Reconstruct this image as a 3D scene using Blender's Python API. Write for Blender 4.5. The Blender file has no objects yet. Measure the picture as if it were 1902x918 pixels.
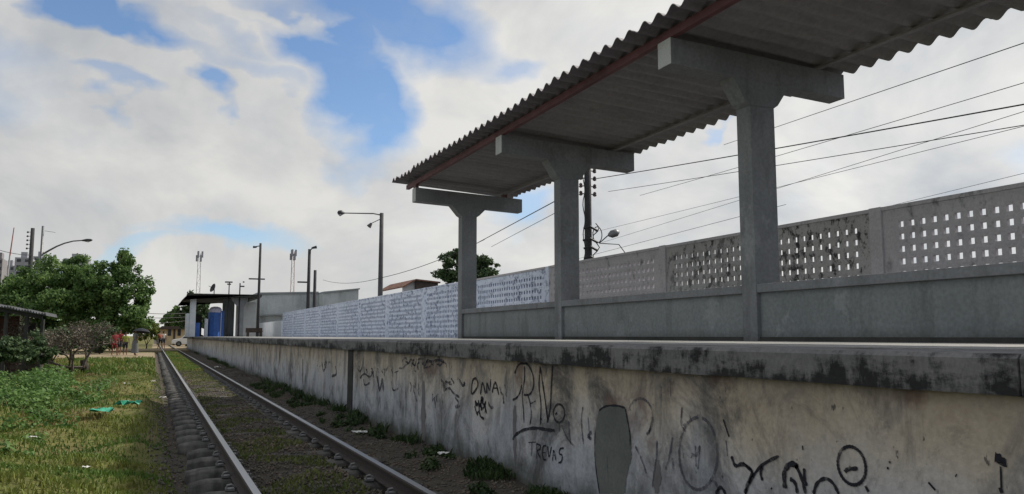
import bpy, bmesh, math, random
import numpy as np
from mathutils import Vector, Matrix
random.seed(7); RNG = np.random.default_rng(11)
R = math.radians
scn = bpy.context.scene
COL = scn.collection

# ------------------------------------------------------------------ camera
F = 1500.0; W0, H0 = 1902.0, 918.0
PITCH = math.atan(165 / F)
YAW = math.atan(666 / F * math.cos(PITCH))
CAM = Vector((0, 0, 1.2))
cd = bpy.data.cameras.new('camera'); cam = bpy.data.objects.new('camera', cd); COL.objects.link(cam)
cam.location = CAM; cam.rotation_euler = (R(90) + PITCH, 0, -YAW)
cd.sensor_width = 36; cd.lens = 36 * F / W0; cd.clip_start = .05; cd.clip_end = 4000
scn.camera = cam

# ------------------------------------------------------------------ sun + exposure
SUN_EL, SUN_AZ = 42.0, 80.0        # azimuth measured from +Y (along the line) to +X
sd = bpy.data.lights.new('sun', 'SUN'); sun = bpy.data.objects.new('sun', sd); COL.objects.link(sun)
sd.energy = 4.6; sd.angle = R(1.2); sd.color = (1, .93, .82)
sdir = Vector((math.sin(R(SUN_AZ)) * math.cos(R(SUN_EL)), math.cos(R(SUN_AZ)) * math.cos(R(SUN_EL)), math.sin(R(SUN_EL))))
sun.rotation_euler = sdir.to_track_quat('Z', 'Y').to_euler(); sun.location = (30, 20, 40)
vs = scn.view_settings
vs.view_transform = 'Standard'; vs.look = 'None'; vs.gamma = 1; vs.use_curve_mapping = False; vs.exposure = 0.0

# pixel of the photograph -> ray, and the points where that ray meets real planes
_f = Vector((math.sin(YAW) * math.cos(PITCH), math.cos(YAW) * math.cos(PITCH), math.sin(PITCH)))
_r = Vector((math.cos(YAW), -math.sin(YAW), 0)); _u = _r.cross(_f)
def ray(px, py): return (_f * F + _r * (px - W0 / 2) - _u * (py - H0 / 2)).normalized()
def atY(px, py, Y): d = ray(px, py); return CAM + d * (Y / d.y)
def onX(px, py, X): d = ray(px, py); return CAM + d * (X / d.x)
def onZ(px, py, Z): d = ray(px, py); return CAM + d * ((Z - CAM.z) / d.z)

# ------------------------------------------------------------------ world: nishita sky + broken cloud
world = bpy.data.worlds.new('World'); scn.world = world; world.use_nodes = True
nt = world.node_tree; N = nt.nodes; L = nt.links; N.clear()
def wn(t, **k):
    n = N.new(t)
    for a, b in k.items(): setattr(n, a, b)
    return n
def wm(op, a, b=None, c=None, clamp=False):
    n = N.new('ShaderNodeMath'); n.operation = op; n.use_clamp = clamp
    for i, v in enumerate((a, b, c)):
        if v is None: continue
        if isinstance(v, (int, float)): n.inputs[i].default_value = v
        else: L.new(v, n.inputs[i])
    return n.outputs[0]
out = wn('ShaderNodeOutputWorld')
sky = wn('ShaderNodeTexSky', sky_type='NISHITA', sun_disc=False)
sky.sun_elevation = R(SUN_EL); sky.sun_rotation = R(SUN_AZ); sky.air_density = 1.0; sky.dust_density = .1; sky.ozone_density = 4.5
bg1 = wn('ShaderNodeBackground'); bg1.inputs[1].default_value = .13
L.new(sky.outputs[0], bg1.inputs[0])
tc = wn('ShaderNodeTexCoord')
sep = wn('ShaderNodeSeparateXYZ'); L.new(tc.outputs['Generated'], sep.inputs[0])
AZ0 = wm('MULTIPLY', wm('ARCTAN2', sep.outputs[0], sep.outputs[1]), 180 / math.pi)
EL0 = wm('MULTIPLY', wm('ARCSINE', sep.outputs[2]), 180 / math.pi)
# warp so that no edge is smooth
mp = wn('ShaderNodeMapping'); mp.inputs['Scale'].default_value = (1, 1, 1.5); L.new(tc.outputs['Generated'], mp.inputs[0])
def noise(scale, detail, rough, off=0, dist=0):
    m = wn('ShaderNodeMapping'); m.inputs['Location'].default_value = (off, off * .7, off * 1.3); L.new(mp.outputs[0], m.inputs[0])
    n = wn('ShaderNodeTexNoise'); n.inputs['Scale'].default_value = scale; n.inputs['Detail'].default_value = detail
    n.inputs['Roughness'].default_value = rough; n.inputs['Distortion'].default_value = dist
    L.new(m.outputs[0], n.inputs['Vector']); return n.outputs[0]
nA, nB = noise(6, 5, .5, 3), noise(6, 5, .5, 9)
AZ = wm('ADD', AZ0, wm('MULTIPLY', wm('SUBTRACT', nA, .5), 15))
EL = wm('ADD', EL0, wm('MULTIPLY', wm('SUBTRACT', nB, .5), 12))
def azel(px, py):
    d = ray(px, py); return math.degrees(math.atan2(d.x, d.y)), math.degrees(math.asin(d.z))
def patch(px, py, rx, ry, rot, amp, soft=1.0):
    a, e = azel(px, py); k = 57.3 / F; ca, sa = math.cos(R(rot)), math.sin(R(rot))
    da = wm('MULTIPLY', wm('SUBTRACT', AZ, a), math.cos(R(e))); de = wm('SUBTRACT', EL, e)
    # rot: positive slopes down to the right in the picture
    u = wm('DIVIDE', wm('SUBTRACT', wm('MULTIPLY', da, ca), wm('MULTIPLY', de, sa)), rx * k)
    v = wm('DIVIDE', wm('ADD', wm('MULTIPLY', da, sa), wm('MULTIPLY', de, ca)), ry * k)
    r = wm('SQRT', wm('ADD', wm('MULTIPLY', u, u), wm('MULTIPLY', v, v)))
    s = wm('MULTIPLY', wm('SUBTRACT', 1.0 + .48 * soft, r), 1 / (.98 * soft), clamp=True)
    return wm('MULTIPLY', s, amp)
blue = None
for p in [(730, 35, 190, 88, 10, 1.0, .75), (695, 175, 92, 130, -12, 1.0, .65), (230, 25, 240, 34, 17, 1.0, .7), (420, 95, 130, 26, 28, .8, .9), (402, 182, 30, 30, 20, .9, .9),
          (440, 425, 105, 24, 8, .85, .9), (250, 432, 90, 14, -4, .6, 1), (185, 188, 60, 14, 8, .55, 1), (985, 125, 60, 26, 5, .5, 1), (480, 90, 90, 22, 30, .5, 1),
          (1290, 262, 40, 10, -15, .5, .8), (940, 400, 70, 34, -20, .75, 1), 
          (-300, 60, 200, 80, 10, .9, 1), (1500, -300, 400, 160, 20, .9, 1), (2400, 200, 250, 70, -10, .9, 1), (650, -330, 330, 120, 10, .8, 1)]:
    o = patch(*p); blue = o if blue is None else wm('MAXIMUM', blue, o)
streak = wm('MAXIMUM', patch(530, 52, 110, 13, 24, .95, .9), patch(400, 75, 120, 38, 26, .9, .9))
blue = wm('MULTIPLY', blue, wm('SUBTRACT', 1.0, streak), clamp=True)
# outside the view: plain noise cover
nC = noise(2.2, 5, .55, 21)
behind = wm('MULTIPLY', wm('LESS_THAN', sep.outputs[1], -.05), wm('MULTIPLY', wm('SUBTRACT', nC, .46), 6, clamp=True))
nD = noise(11, 6, .6, 31)
blue = wm('ADD', wm('MAXIMUM', blue, wm('MULTIPLY', behind, .8)), wm('MULTIPLY', wm('SUBTRACT', nD, .5), .35), clamp=True)
cover = wm('SUBTRACT', 1.0, blue, clamp=True)
cover = wm('ADD', wm('MULTIPLY', cover, .97), .015)
nE = noise(3.4, 7, .56, 51, .4)
rmp = wn('ShaderNodeValToRGB'); L.new(nE, rmp.inputs[0])
cr = rmp.color_ramp; cr.elements[0].position = .33; cr.elements[0].color = (.41, .44, .475, 1)
cr.elements[1].position = .62; cr.elements[1].color = (.74, .73, .70, 1)
e = cr.elements.new(.47); e.color = (.57, .575, .575, 1)
bg2 = wn('ShaderNodeBackground'); L.new(rmp.outputs[0], bg2.inputs[0]); 
br_ = wm('MULTIPLY', wm('SUBTRACT', AZ0, 8.0), 1 / 45, clamp=True); L.new(wm('ADD', 1.0, wm('MULTIPLY', br_, .22)), bg2.inputs[1])
mix = wn('ShaderNodeMixShader'); L.new(cover, mix.inputs[0]); L.new(bg1.outputs[0], mix.inputs[1]); L.new(bg2.outputs[0], mix.inputs[2])
L.new(mix.outputs[0], out.inputs[0])

# ------------------------------------------------------------------ helpers
WL = {}                                             # world position of each object (all unrotated parents)
def tag(o, label=None, cat=None, group=None, kind=None):
    if label: o['label'] = label
    if cat: o['category'] = cat
    if group: o['group'] = group
    if kind: o['kind'] = kind
    return o
def empty(name, loc, label=None, cat=None, group=None, rz=0):
    o = bpy.data.objects.new(name, None); COL.objects.link(o); o.location = loc; o.rotation_euler = (0, 0, rz)
    o.empty_display_size = .2; WL[o.name] = Vector(loc); return tag(o, label, cat, group)
class MB:
    def __init__(s): s.v = []; s.f = []; s.sm = False
    def add(s, vs, fs):
        n = len(s.v); s.v += [tuple(p) for p in vs]; s.f += [tuple(i + n for i in f) for f in fs]; return s
    def box(s, x0, x1, y0, y1, z0, z1):
        return s.add([(x0, y0, z0), (x1, y0, z0), (x1, y1, z0), (x0, y1, z0), (x0, y0, z1), (x1, y0, z1), (x1, y1, z1), (x0, y1, z1)],
                     [(0, 3, 2, 1), (4, 5, 6, 7), (0, 1, 5, 4), (1, 2, 6, 5), (2, 3, 7, 6), (3, 0, 4, 7)])
    def prism(s, pts, axis, a, b):
        """pts: 2D outline; axis 'y' -> (x,z) outline swept in y; 'x' -> (y,z) swept in x; 'z' -> (x,y) swept in z"""
        def P(p, t): return {'y': (p[0], t, p[1]), 'x': (t, p[0], p[1]), 'z': (p[0], p[1], t)}[axis]
        n = len(pts)
        return s.add([P(p, a) for p in pts] + [P(p, b) for p in pts],
                     [tuple(range(n)), tuple(reversed(range(n, 2 * n)))] + [(i, n + i, n + (i + 1) % n, (i + 1) % n) for i in range(n)])
    def tube(s, pts, rad, n=8, cap=True):
        pts = [Vector(p) for p in pts]; rad = rad if hasattr(rad, '__len__') else [rad] * len(pts)
        base = len(s.v); up = None
        for i, p in enumerate(pts):
            d = (pts[min(i + 1, len(pts) - 1)] - pts[max(i - 1, 0)]).normalized()
            if up is None: up = Vector((0, 0, 1)) if abs(d.z) < .9 else Vector((1, 0, 0))
            a = d.cross(up).normalized(); b = a.cross(d).normalized(); up = b
            for k in range(n):
                t = 2 * math.pi * k / n; q = p + (a * math.cos(t) + b * math.sin(t)) * rad[i]; s.v.append(tuple(q))
        for i in range(len(pts) - 1):
            for k in range(n):
                s.f.append((base + i * n + k, base + i * n + (k + 1) % n, base + (i + 1) * n + (k + 1) % n, base + (i + 1) * n + k))
        if cap:
            s.f.append(tuple(base + k for k in reversed(range(n)))); s.f.append(tuple(base + (len(pts) - 1) * n + k for k in range(n)))
        return s
    def lathe(s, c, prof, n=16):
        return s.tube([(c[0], c[1], c[2] + z) for r, z in prof], [max(r, .001) for r, z in prof], n)
    def build(s, name, mat, parent=None, origin=None, smooth=False, label=None, cat=None, group=None, kind=None, bevel=0):
        o0 = WL[parent.name] if parent else Vector(origin or (0, 0, 0))
        me = bpy.data.meshes.new(name)
        me.from_pydata([(v[0] - o0.x, v[1] - o0.y, v[2] - o0.z) for v in s.v], [], s.f)
        bm = bmesh.new(); bm.from_mesh(me); bmesh.ops.recalc_face_normals(bm, faces=bm.faces); bm.to_mesh(me); bm.free()
        if smooth or s.sm: me.polygons.foreach_set('use_smooth', [True] * len(me.polygons))
        me.materials.append(mat)
        o = bpy.data.objects.new(name, me); COL.objects.link(o); WL[o.name] = o0
        if parent: o.parent = parent
        else: o.location = o0
        if bevel:
            m = o.modifiers.new('bevel', 'BEVEL'); m.width = bevel; m.segments = 2; m.limit_method = 'ANGLE'
        return tag(o, label, cat, group, kind)
def npmesh(name, V, Fc, mat, parent=None, loc=(0, 0, 0), smooth=False, mats=None, mi=None):
    V = np.asarray(V, dtype=np.float32) - np.array(WL[parent.name] if parent else loc, dtype=np.float32)
    Fc = np.asarray(Fc, dtype=np.int32); k = Fc.shape[1]
    me = bpy.data.meshes.new(name); me.vertices.add(len(V)); me.vertices.foreach_set('co', V.ravel())
    me.loops.add(Fc.size); me.loops.foreach_set('vertex_index', Fc.ravel())
    me.polygons.add(len(Fc)); me.polygons.foreach_set('loop_start', np.arange(0, Fc.size, k, dtype=np.int32))
    me.update(calc_edges=True)
    for m in (mats or [mat]): me.materials.append(m)
    if mi is not None: me.polygons.foreach_set('material_index', mi)
    if smooth: me.polygons.foreach_set('use_smooth', [True] * len(Fc))
    o = bpy.data.objects.new(name, me); COL.objects.link(o)
    WL[o.name] = WL[parent.name] if parent else Vector(loc)
    if parent: o.parent = parent
    else: o.location = loc
    return o

# ------------------------------------------------------------------ materials
class MT:
    def __init__(s, name):
        s.m = bpy.data.materials.new(name); s.m.use_nodes = True; s.t = s.m.node_tree; s.b = s.t.nodes['Principled BSDF']
        s.geo = s.t.nodes.new('ShaderNodeNewGeometry'); s.pos = s.geo.outputs['Position']
    def n(s, t, **k):
        n = s.t.nodes.new(t)
        for a, b in k.items(): setattr(n, a, b)
        return n
    def link(s, a, b): s.t.links.new(a, b)
    def noise(s, scale, detail=4, rough=.55, vec=(1, 1, 1), off=0, dist=0):
        mp = s.n('ShaderNodeMapping'); mp.inputs['Scale'].default_value = vec; mp.inputs['Location'].default_value = (off, off, off)
        s.link(s.pos, mp.inputs[0]); n = s.n('ShaderNodeTexNoise'); n.inputs['Scale'].default_value = scale
        n.inputs['Detail'].default_value = detail; n.inputs['Roughness'].default_value = rough; n.inputs['Distortion'].default_value = dist
        s.link(mp.outputs[0], n.inputs['Vector']); return n.outputs[0]
    def ramp(s, v, stops):
        r = s.n('ShaderNodeValToRGB'); s.link(v, r.inputs[0]); e = r.color_ramp.elements
        while len(e) < len(stops): e.new(.5)
        for i, (p, c) in enumerate(stops):
            e[i].position = p; e[i].color = (c, c, c, 1) if isinstance(c, (int, float)) else (*c, 1)
        return r.outputs[0]
    def mix(s, f, a, b, mode='MIX'):
        n = s.n('ShaderNodeMix', data_type='RGBA', blend_type=mode)
        for i, v in ((0, f), (6, a), (7, b)):
            if isinstance(v, (int, float)): n.inputs[i].default_value = v if i == 0 else (v, v, v, 1)
            elif isinstance(v, tuple): n.inputs[i].default_value = (*v, 1)
            else: s.link(v, n.inputs[i])
        return n.outputs[2]
    def math(s, op, a, b=0, clamp=False):
        n = s.n('ShaderNodeMath'); n.operation = op; n.use_clamp = clamp
        for i, v in enumerate((a, b)):
            if isinstance(v, (int, float)): n.inputs[i].default_value = v
            else: s.link(v, n.inputs[i])
        return n.outputs[0]
    def z(s):
        q = s.n('ShaderNodeSeparateXYZ'); s.link(s.pos, q.inputs[0]); return q.outputs
    def col(s, c):
        if isinstance(c, tuple): s.b.inputs['Base Color'].default_value = (*c, 1)
        else: s.link(c, s.b.inputs['Base Color'])
        return s
    def bump(s, h, st=.4, d=.01):
        n = s.n('ShaderNodeBump'); n.inputs['Strength'].default_value = st; n.inputs['Distance'].default_value = d
        s.link(h, n.inputs['Height']); s.link(n.outputs[0], s.b.inputs['Normal']); return s
    def rough(s, r, spec=.3, metal=0):
        if isinstance(r, (int, float)): s.b.inputs['Roughness'].default_value = r
        else: s.link(r, s.b.inputs['Roughness'])
        s.b.inputs['Specular IOR Level'].default_value = spec; s.b.inputs['Metallic'].default_value = metal; return s
def worn(name, c0, c1, scale=2.5, rough=.85, bump=.3, stain=None, stain_vec=(1, 1, .3), stain_lo=.5, stain_hi=.75, spec=.25, metal=0, bd=.008):
    m = MT(name); n1 = m.noise(scale, 6, .6); c = m.ramp(n1, [(.3, c0), (.7, c1)])
    if stain:
        n2 = m.noise(scale * 1.3, 7, .65, stain_vec, 5); c = m.mix(m.ramp(n2, [(stain_lo, 0.), (stain_hi, 1.)]), c, stain)
    n3 = m.noise(scale * 18, 4, .6); c = m.mix(.25, c, m.ramp(n3, [(.3, .25), (.7, .75)]), 'OVERLAY')
    m.col(c).rough(rough, spec, metal).bump(n3, bump, bd); return m.m
M = {}
def paint(name, a, b, sc):
    m = MT(name); q = m.z(); n1 = m.noise(sc, 6, .6); n2 = m.noise(3.5, 8, .7, (1, 1, .22), 5); n3 = m.noise(26, 4, .6); n4 = m.noise(1.9, 7, .7, (1, 1, .8), 15)
    c = m.ramp(n1, [(.3, a), (.7, b)]); c = m.mix(m.ramp(n2, [(.50, 0.), (.72, .6)]), c, (.075, .08, .078)); c = m.mix(m.ramp(n4, [(.58, 0.), (.63, .5)]), c, tuple(v * 1.25 for v in b))
    gr = m.ramp(m.math('ADD', m.math('SUBTRACT', q[2], 1.13), m.math('MULTIPLY', n4, .22)), [(.06, .75), (.27, 0.)]); c = m.mix(gr, c, (.06, .06, .055))
    c = m.mix(.3, c, m.ramp(n3, [(.3, .25), (.7, .75)]), 'OVERLAY'); m.col(c).rough(.75, .25).bump(m.math('ADD', n3, n4), .25, .008); return m.m
M['paint_grey'] = paint('grey_green_painted_concrete', (.172, .182, .196), (.225, .234, .248), 1.6)
M['recess'] = paint('grey_green_painted_panel', (.178, .198, .205), (.228, .245, .25), 1.1)
M['pale_and_lit'] = worn('pale_paint_and_lit_end', (.42, .43, .44), (.52, .53, .53), 2, .7, .15, (.2, .2, .2), (1, 1, .2), .6, .9)  # pale walls, and beam ends whose sky light is put into the colour
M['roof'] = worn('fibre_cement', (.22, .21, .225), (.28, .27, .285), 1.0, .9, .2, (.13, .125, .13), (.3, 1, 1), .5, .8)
M['purlin'] = worn('red_oxide_timber', (.115, .048, .056), (.17, .078, .085), 4, .6, .2, (.06, .03, .03), (1, .2, 1), .5, .8)
M['pole'] = worn('weathered_concrete_pole', (.055, .055, .06), (.10, .10, .105), 3, .85, .3)
M['pole_dark'] = worn('dark_pole', (.03, .03, .034), (.055, .055, .058), 3, .8, .3)
M['metal'] = worn('grey_metal', (.13, .135, .14), (.2, .2, .21), 6, .5, .1, metal=.6)
M['metal_dark'] = worn('dark_metal', (.035, .035, .04), (.07, .07, .075), 6, .5, .1)
M['glass_lamp'] = worn('lamp_lens', (.35, .37, .4), (.45, .47, .5), 6, .2, 0, spec=.5)
M['cable'] = MT('black_cable').col((.018, .018, .02)).rough(.6).m
M['ceramic'] = MT('insulator_ceramic').col((.07, .05, .045)).rough(.25, .5).m
M['white'] = worn('white_painted_wall', (.55, .60, .68), (.70, .73, .78), 3, .75, .15, (.25, .27, .3), (1, 1, .25), .55, .85)
M['blue'] = worn('blue_painted_surface', (.035, .10, .33), (.06, .15, .45), 4, .5, .1, (.02, .04, .12), (1, 1, .2), .6, .85)
M['lilac'] = worn('pale_lilac_paint', (.45, .43, .55), (.55, .54, .66), 4, .6, .1)
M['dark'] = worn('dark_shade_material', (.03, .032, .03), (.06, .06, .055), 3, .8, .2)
M['brown'] = worn('brown_timber', (.05, .04, .035), (.09, .07, .06), 5, .8, .3)
M['warehouse'] = worn('grey_render_wall', (.38, .41, .415), (.47, .50, .505), .6, .8, .1, (.18, .2, .2), (1, 1, .3), .5, .8)
M['metalroof'] = worn('grey_metal_roof', (.2, .22, .23), (.28, .3, .31), .8, .6, .1)
M['tile'] = worn('clay_tile', (.17, .08, .055), (.25, .13, .09), 4, .85, .4, (.05, .04, .04), (1, 1, 1), .45, .7)
M['brick'] = worn('bare_red_brick', (.22, .085, .05), (.32, .14, .09), 5, .9, .4, (.06, .05, .045), (1, 1, .4), .5, .75)
M['brick_dark'] = worn('shade_darkened_brick', (.05, .025, .02), (.12, .05, .035), 5, .9, .4, (.02, .02, .02), (1, 1, .4), .45, .6)  # brick colour darkened to stand in for shade under the shack roof
M['cream'] = worn('cream_wall', (.42, .33, .2), (.55, .45, .29), 2, .85, .2)
M['window'] = MT('dark_window_glass').col((.03, .035, .045)).rough(.15, .5).m
M['tower_far'] = worn('pale_grey_tower_block', (.28, .28, .31), (.35, .35, .38), .05, .8, 0)
M['tower_far2'] = worn('brown_grey_tower_block', (.2, .19, .2), (.27, .26, .27), .05, .8, 0)
M['red_metal'] = MT('red_painted_steel').col((.30, .12, .11)).rough(.6).m
M['bark'] = worn('bark', (.045, .038, .03), (.09, .075, .06), 8, .95, .6)
M['bark_grey'] = worn('grey_dry_bark', (.10, .082, .07), (.16, .135, .115), 8, .95, .5)

def leafmat(name, stops, trans=.35, scale=1.2, cell=0):
    m = MT(name); n1 = m.noise(scale, 4, .6); c = m.ramp(n1, stops)
    n2 = m.noise(14, 2, .5); c = m.mix(.45, c, m.ramp(n2, [(.3, .25), (.7, .8)]), 'OVERLAY')
    m.col(c).rough(.6, .25)
    tr = m.n('ShaderNodeBsdfTranslucent'); m.link(c, tr.inputs[0])
    mx = m.n('ShaderNodeMixShader'); mx.inputs[0].default_value = trans
    m.link(m.b.outputs[0], mx.inputs[1]); m.link(tr.outputs[0], mx.inputs[2])
    m.link(mx.outputs[0], m.t.nodes['Material Output'].inputs[0]); return m.m
M['leaf'] = leafmat('mango_leaf', [(.3, (.055, .115, .035)), (.55, (.11, .19, .055)), (.75, (.19, .28, .085))])
M['leaf_dark'] = leafmat('dark_leaf', [(.3, (.035, .065, .028)), (.7, (.08, .125, .05))], .25)
M['leaf_yellow'] = leafmat('yellow_green_leaf', [(.3, (.10, .14, .03)), (.7, (.22, .25, .06))], .4)
M['leaf_dry'] = leafmat('dry_greyish_leaf', [(.3, (.09, .078, .06)), (.7, (.17, .15, .12))], .2)
M['grass'] = leafmat('grass_blade', [(.30, (.045, .10, .02)), (.46, (.095, .155, .03)), (.58, (.16, .18, .04)), (.70, (.20, .13, .06))], .3, .55)
M['straw'] = leafmat('dry_straw', [(.3, (.20, .16, .08)), (.7, (.34, .28, .15))], .3, 2)
M['moss'] = leafmat('low_moss_and_grass', [(.3, (.05, .08, .02)), (.7, (.16, .18, .05))], .2, 2)
M['weed'] = leafmat('weed_leaf', [(.3, (.05, .12, .03)), (.7, (.13, .22, .055))], .3, 2)
M['grass_shade'] = leafmat('shaded_weed_leaf', [(.3, (.022, .045, .015)), (.7, (.05, .08, .025))], .25, 2)  # weed greens darkened in colour for the shade beside the platform

# soil / ground: colour by place (soil, turf litter, ballast dust)
m = MT('ground_soil'); n1 = m.noise(.35, 6, .6); n2 = m.noise(6, 6, .65); n3 = m.noise(45, 3, .6)
c = m.ramp(n1, [(.3, (.075, .095, .026)), (.5, (.125, .125, .045)), (.7, (.17, .125, .07))])
c = m.mix(.5, c, m.ramp(n2, [(.3, .2), (.7, .75)]), 'OVERLAY')
xyz = m.z()
tr_ = m.math('MULTIPLY', m.ramp(m.math('ADD', xyz[0], m.math('MULTIPLY', m.math('SUBTRACT', n2, .5), .5)), [(.0, 0.), (.18, 1.)]), 1.0)
c = m.mix(tr_, c, m.mix(n2, (.035, .032, .028), (.105, .09, .075)))
c = m.mix(.3, c, m.ramp(n3, [(.3, .2), (.7, .8)]), 'OVERLAY')
m.col(c).rough(.95, .1).bump(n2, .6, .03); M['ground'] = m.m
m = MT('dirt_path'); n1 = m.noise(.5, 6, .6); n2 = m.noise(9, 5, .65)
c = m.mix(.4, m.ramp(n1, [(.35, (.20, .16, .11)), (.65, (.33, .27, .18))]), m.ramp(n2, [(.3, .25), (.7, .75)]), 'OVERLAY')
m.col(c).rough(.95, .1).bump(n2, .5, .02); M['path'] = m.m
m = MT('ballast_stone'); n1 = m.noise(11, 3, .7); n2 = m.noise(.6, 3, .5)
c = m.mix(m.ramp(n2, [(.4, 0.), (.65, 1.)]), m.ramp(n1, [(.3, (.05, .046, .042)), (.7, (.13, .12, .11))]), m.ramp(n1, [(.3, (.10, .08, .06)), (.7, (.24, .20, .15))]))
m.col(c).rough(.9, .2); M['stone'] = m.m
m = MT('sleeper_timber'); n1 = m.noise(3, 6, .6, (3, .7, 1)); n2 = m.noise(20, 5, .6, (.3, 3, 1))
c = m.mix(.5, m.ramp(n1, [(.3, (.035, .035, .035)), (.7, (.14, .135, .125))]), m.ramp(n2, [(.3, .2), (.7, .8)]), 'OVERLAY')
m.col(c).rough(.85, .2).bump(n2, .5, .01); M['sleeper'] = m.m
m = MT('rail_steel'); q = m.z(); n1 = m.noise(3, 5, .6, (1, .15, 1)); n2 = m.noise(40, 3, .6)
nz = m.n('ShaderNodeSeparateXYZ'); m.link(m.geo.outputs['Normal'], nz.inputs[0])
top = m.math('MULTIPLY', m.math('GREATER_THAN', nz.outputs[2], .75), m.math('GREATER_THAN', q[2], .105))
rust = m.ramp(n2, [(.3, (.022, .017, .015)), (.7, (.045, .033, .028))])
m.col(m.mix(top, rust, m.ramp(n1, [(.3, (.24, .235, .23)), (.7, (.36, .355, .35))])))
m.link(m.math('SUBTRACT', .85, m.math('MULTIPLY', top, .45)), m.b.inputs['Roughness']); m.link(m.math('MULTIPLY', top, .7), m.b.inputs['Metallic']); M['rail'] = m.m

# platform retaining wall: limewash over ochre, run-off streaks, damp stains
m = MT('stained_limewash'); q = m.z(); zz = q[2]
nb = m.noise(1.1, 6, .62, (1, 1, 1.2)); nst = m.noise(2.6, 8, .72, (1, 1.0, .48), 3, .7); nst2 = m.noise(1.5, 8, .72, (1, 1, .85), 8, .6); nf = m.noise(30, 5, .6)
h = m.math('ADD', zz, m.math('MULTIPLY', m.math('SUBTRACT', nb, .5), .75))
base = m.ramp(h, [(.08, (.30, .315, .345)), (.40, (.48, .48, .50)), (.66, (.50, .455, .405)), (.80, (.47, .41, .335)), (.95, (.41, .345, .27))])
base = m.mix(m.ramp(nst, [(.47, .0), (.66, .75)]), base, (.085, .09, .105))
base = m.mix(m.ramp(nst2, [(.50, .0), (.64, .85)]), base, (.075, .075, .078))
npz = m.noise(1.7, 5, .6, (1, 1, 1), 71); base = m.mix(m.ramp(npz, [(.60, .0), (.68, .7)]), base, (.15, .095, .075))
npw = m.noise(1.6, 6, .65, (1, 1, .8), 27); base = m.mix(m.math('MULTIPLY', m.ramp(npw, [(.48, .0), (.62, .8)]), m.ramp(zz, [(.35, 1.), (.8, .1)])), base, (.40, .42, .47))
nmo = m.noise(3.5, 6, .7, (1, 1, 1), 37); low = m.ramp(m.math('ADD', zz, m.math('MULTIPLY', m.math('SUBTRACT', nmo, .5), .5)), [(.02, .85), (.22, .0)])
base = m.mix(low, base, (.07, .075, .06))
spk = m.noise(22, 3, .5, (1, 1, .7), 47); base = m.mix(m.ramp(spk, [(.69, .0), (.74, .8)]), base, (.06, .06, .06))
base = m.mix(.25, base, m.ramp(nf, [(.3, .25), (.7, .75)]), 'OVERLAY')
m.col(base).rough(.9, .15).bump(m.math('ADD', nf, m.math('MULTIPLY', nst2, 2)), .35, .012); M['wall'] = m.m
m = MT('black_stained_coping'); n1 = m.noise(2.4, 7, .7, (1, 1, 3)); n2 = m.math('ADD', m.math('MULTIPLY', m.noise(1.5, 6, .7, (1, 1, 3), 4), .6), m.math('MULTIPLY', m.noise(11, 6, .75, (1, 1, .4), 4), .4)); n3 = m.noise(40, 3, .6)
c = m.ramp(n1, [(.3, (.13, .13, .135)), (.7, (.21, .205, .208))]); c = m.mix(m.ramp(m.math('ADD', n2, m.math('MULTIPLY', m.math('SUBTRACT', 1.06, m.z()[2]), .55)), [(.47, .0), (.55, .93)]), c, (.022, .022, .024))
c = m.mix(.3, c, m.ramp(n3, [(.3, .25), (.7, .75)]), 'OVERLAY')
m.col(c).rough(.9, .15).bump(n2, .5, .01); M['coping'] = m.m
M['floor'] = worn('platform_screed', (.24, .24, .235), (.34, .34, .33), 1.4, .8, .2, (.16, .16, .155), (.3, 1, 1), .45, .7)
M['nosing'] = worn('dirty_platform_edge', (.19, .185, .185), (.27, .26, .255), 1.8, .85, .3, (.05, .05, .05), (.3, 1, 1), .45, .68)
M['patch_grey'] = worn('grey_overpaint', (.10, .11, .105), (.16, .17, .16), 2.2, .8, .2, (.20, .205, .215), (1, 1, .4), .52, .66)
M['tar'] = worn('tarred_strip', (.018, .018, .019), (.045, .043, .042), 6, .8, .3)
def ink(name, c, lo, hi, mn):
    m = MT(name); m.col(c).rough(.75, .2); n1 = m.noise(9, 6, .7, (1, 1, .6), 3); n2 = m.noise(60, 3, .6)
    a = m.ramp(m.math('ADD', m.math('MULTIPLY', n1, .7), m.math('MULTIPLY', n2, .3)), [(lo, mn), (hi, 1.)])
    tr = m.n('ShaderNodeBsdfTransparent'); mx = m.n('ShaderNodeMixShader'); m.link(a, mx.inputs[0]); m.link(tr.outputs[0], mx.inputs[1]); m.link(m.b.outputs[0], mx.inputs[2])
    m.link(mx.outputs[0], m.t.nodes['Material Output'].inputs[0]); return m.m
M['ink'] = ink('black_spray_paint', (.022, .022, .03), .38, .5, .35); M['ink_mid'] = ink('worn_spray_paint', (.05, .05, .065), .42, .56, .15); M['ink_faded'] = ink('faded_spray_paint', (.09, .09, .115), .42, .60, .1)

# perforated fence, whitewashed and bare
def fence_mat(name, a, b, st, lo, hi, sv=(1, 1, .6), fl=.15):
    m = MT(name); n1 = m.noise(1.2, 5, .6); n2 = m.noise(5, 7, .7, sv, 6); n3 = m.noise(34, 3, .6); n4 = m.noise(.45, 4, .6, (1, 1, .3), 12)
    c = m.ramp(n1, [(.3, a), (.7, b)]); k = m.math('MULTIPLY', m.ramp(n2, [(lo, .0), (hi, 1.)]), m.ramp(n4, [(.36, fl), (.54, 1.)]))
    c = m.mix(k, c, st); c = m.mix(.25, c, m.ramp(n3, [(.3, .25), (.7, .75)]), 'OVERLAY'); m.col(c).rough(.85, .2).bump(n3, .3, .008); return m.m
M['fence_white'] = fence_mat('whitewashed_block', (.58, .65, .80), (.74, .79, .92), (.13, .155, .25), .50, .64, (.7, .7, 1.2), .15)
M['fence_grey'] = fence_mat('bare_concrete_block', (.42, .405, .43), (.53, .51, .535), (.16, .155, .16), .56, .72)
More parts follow.
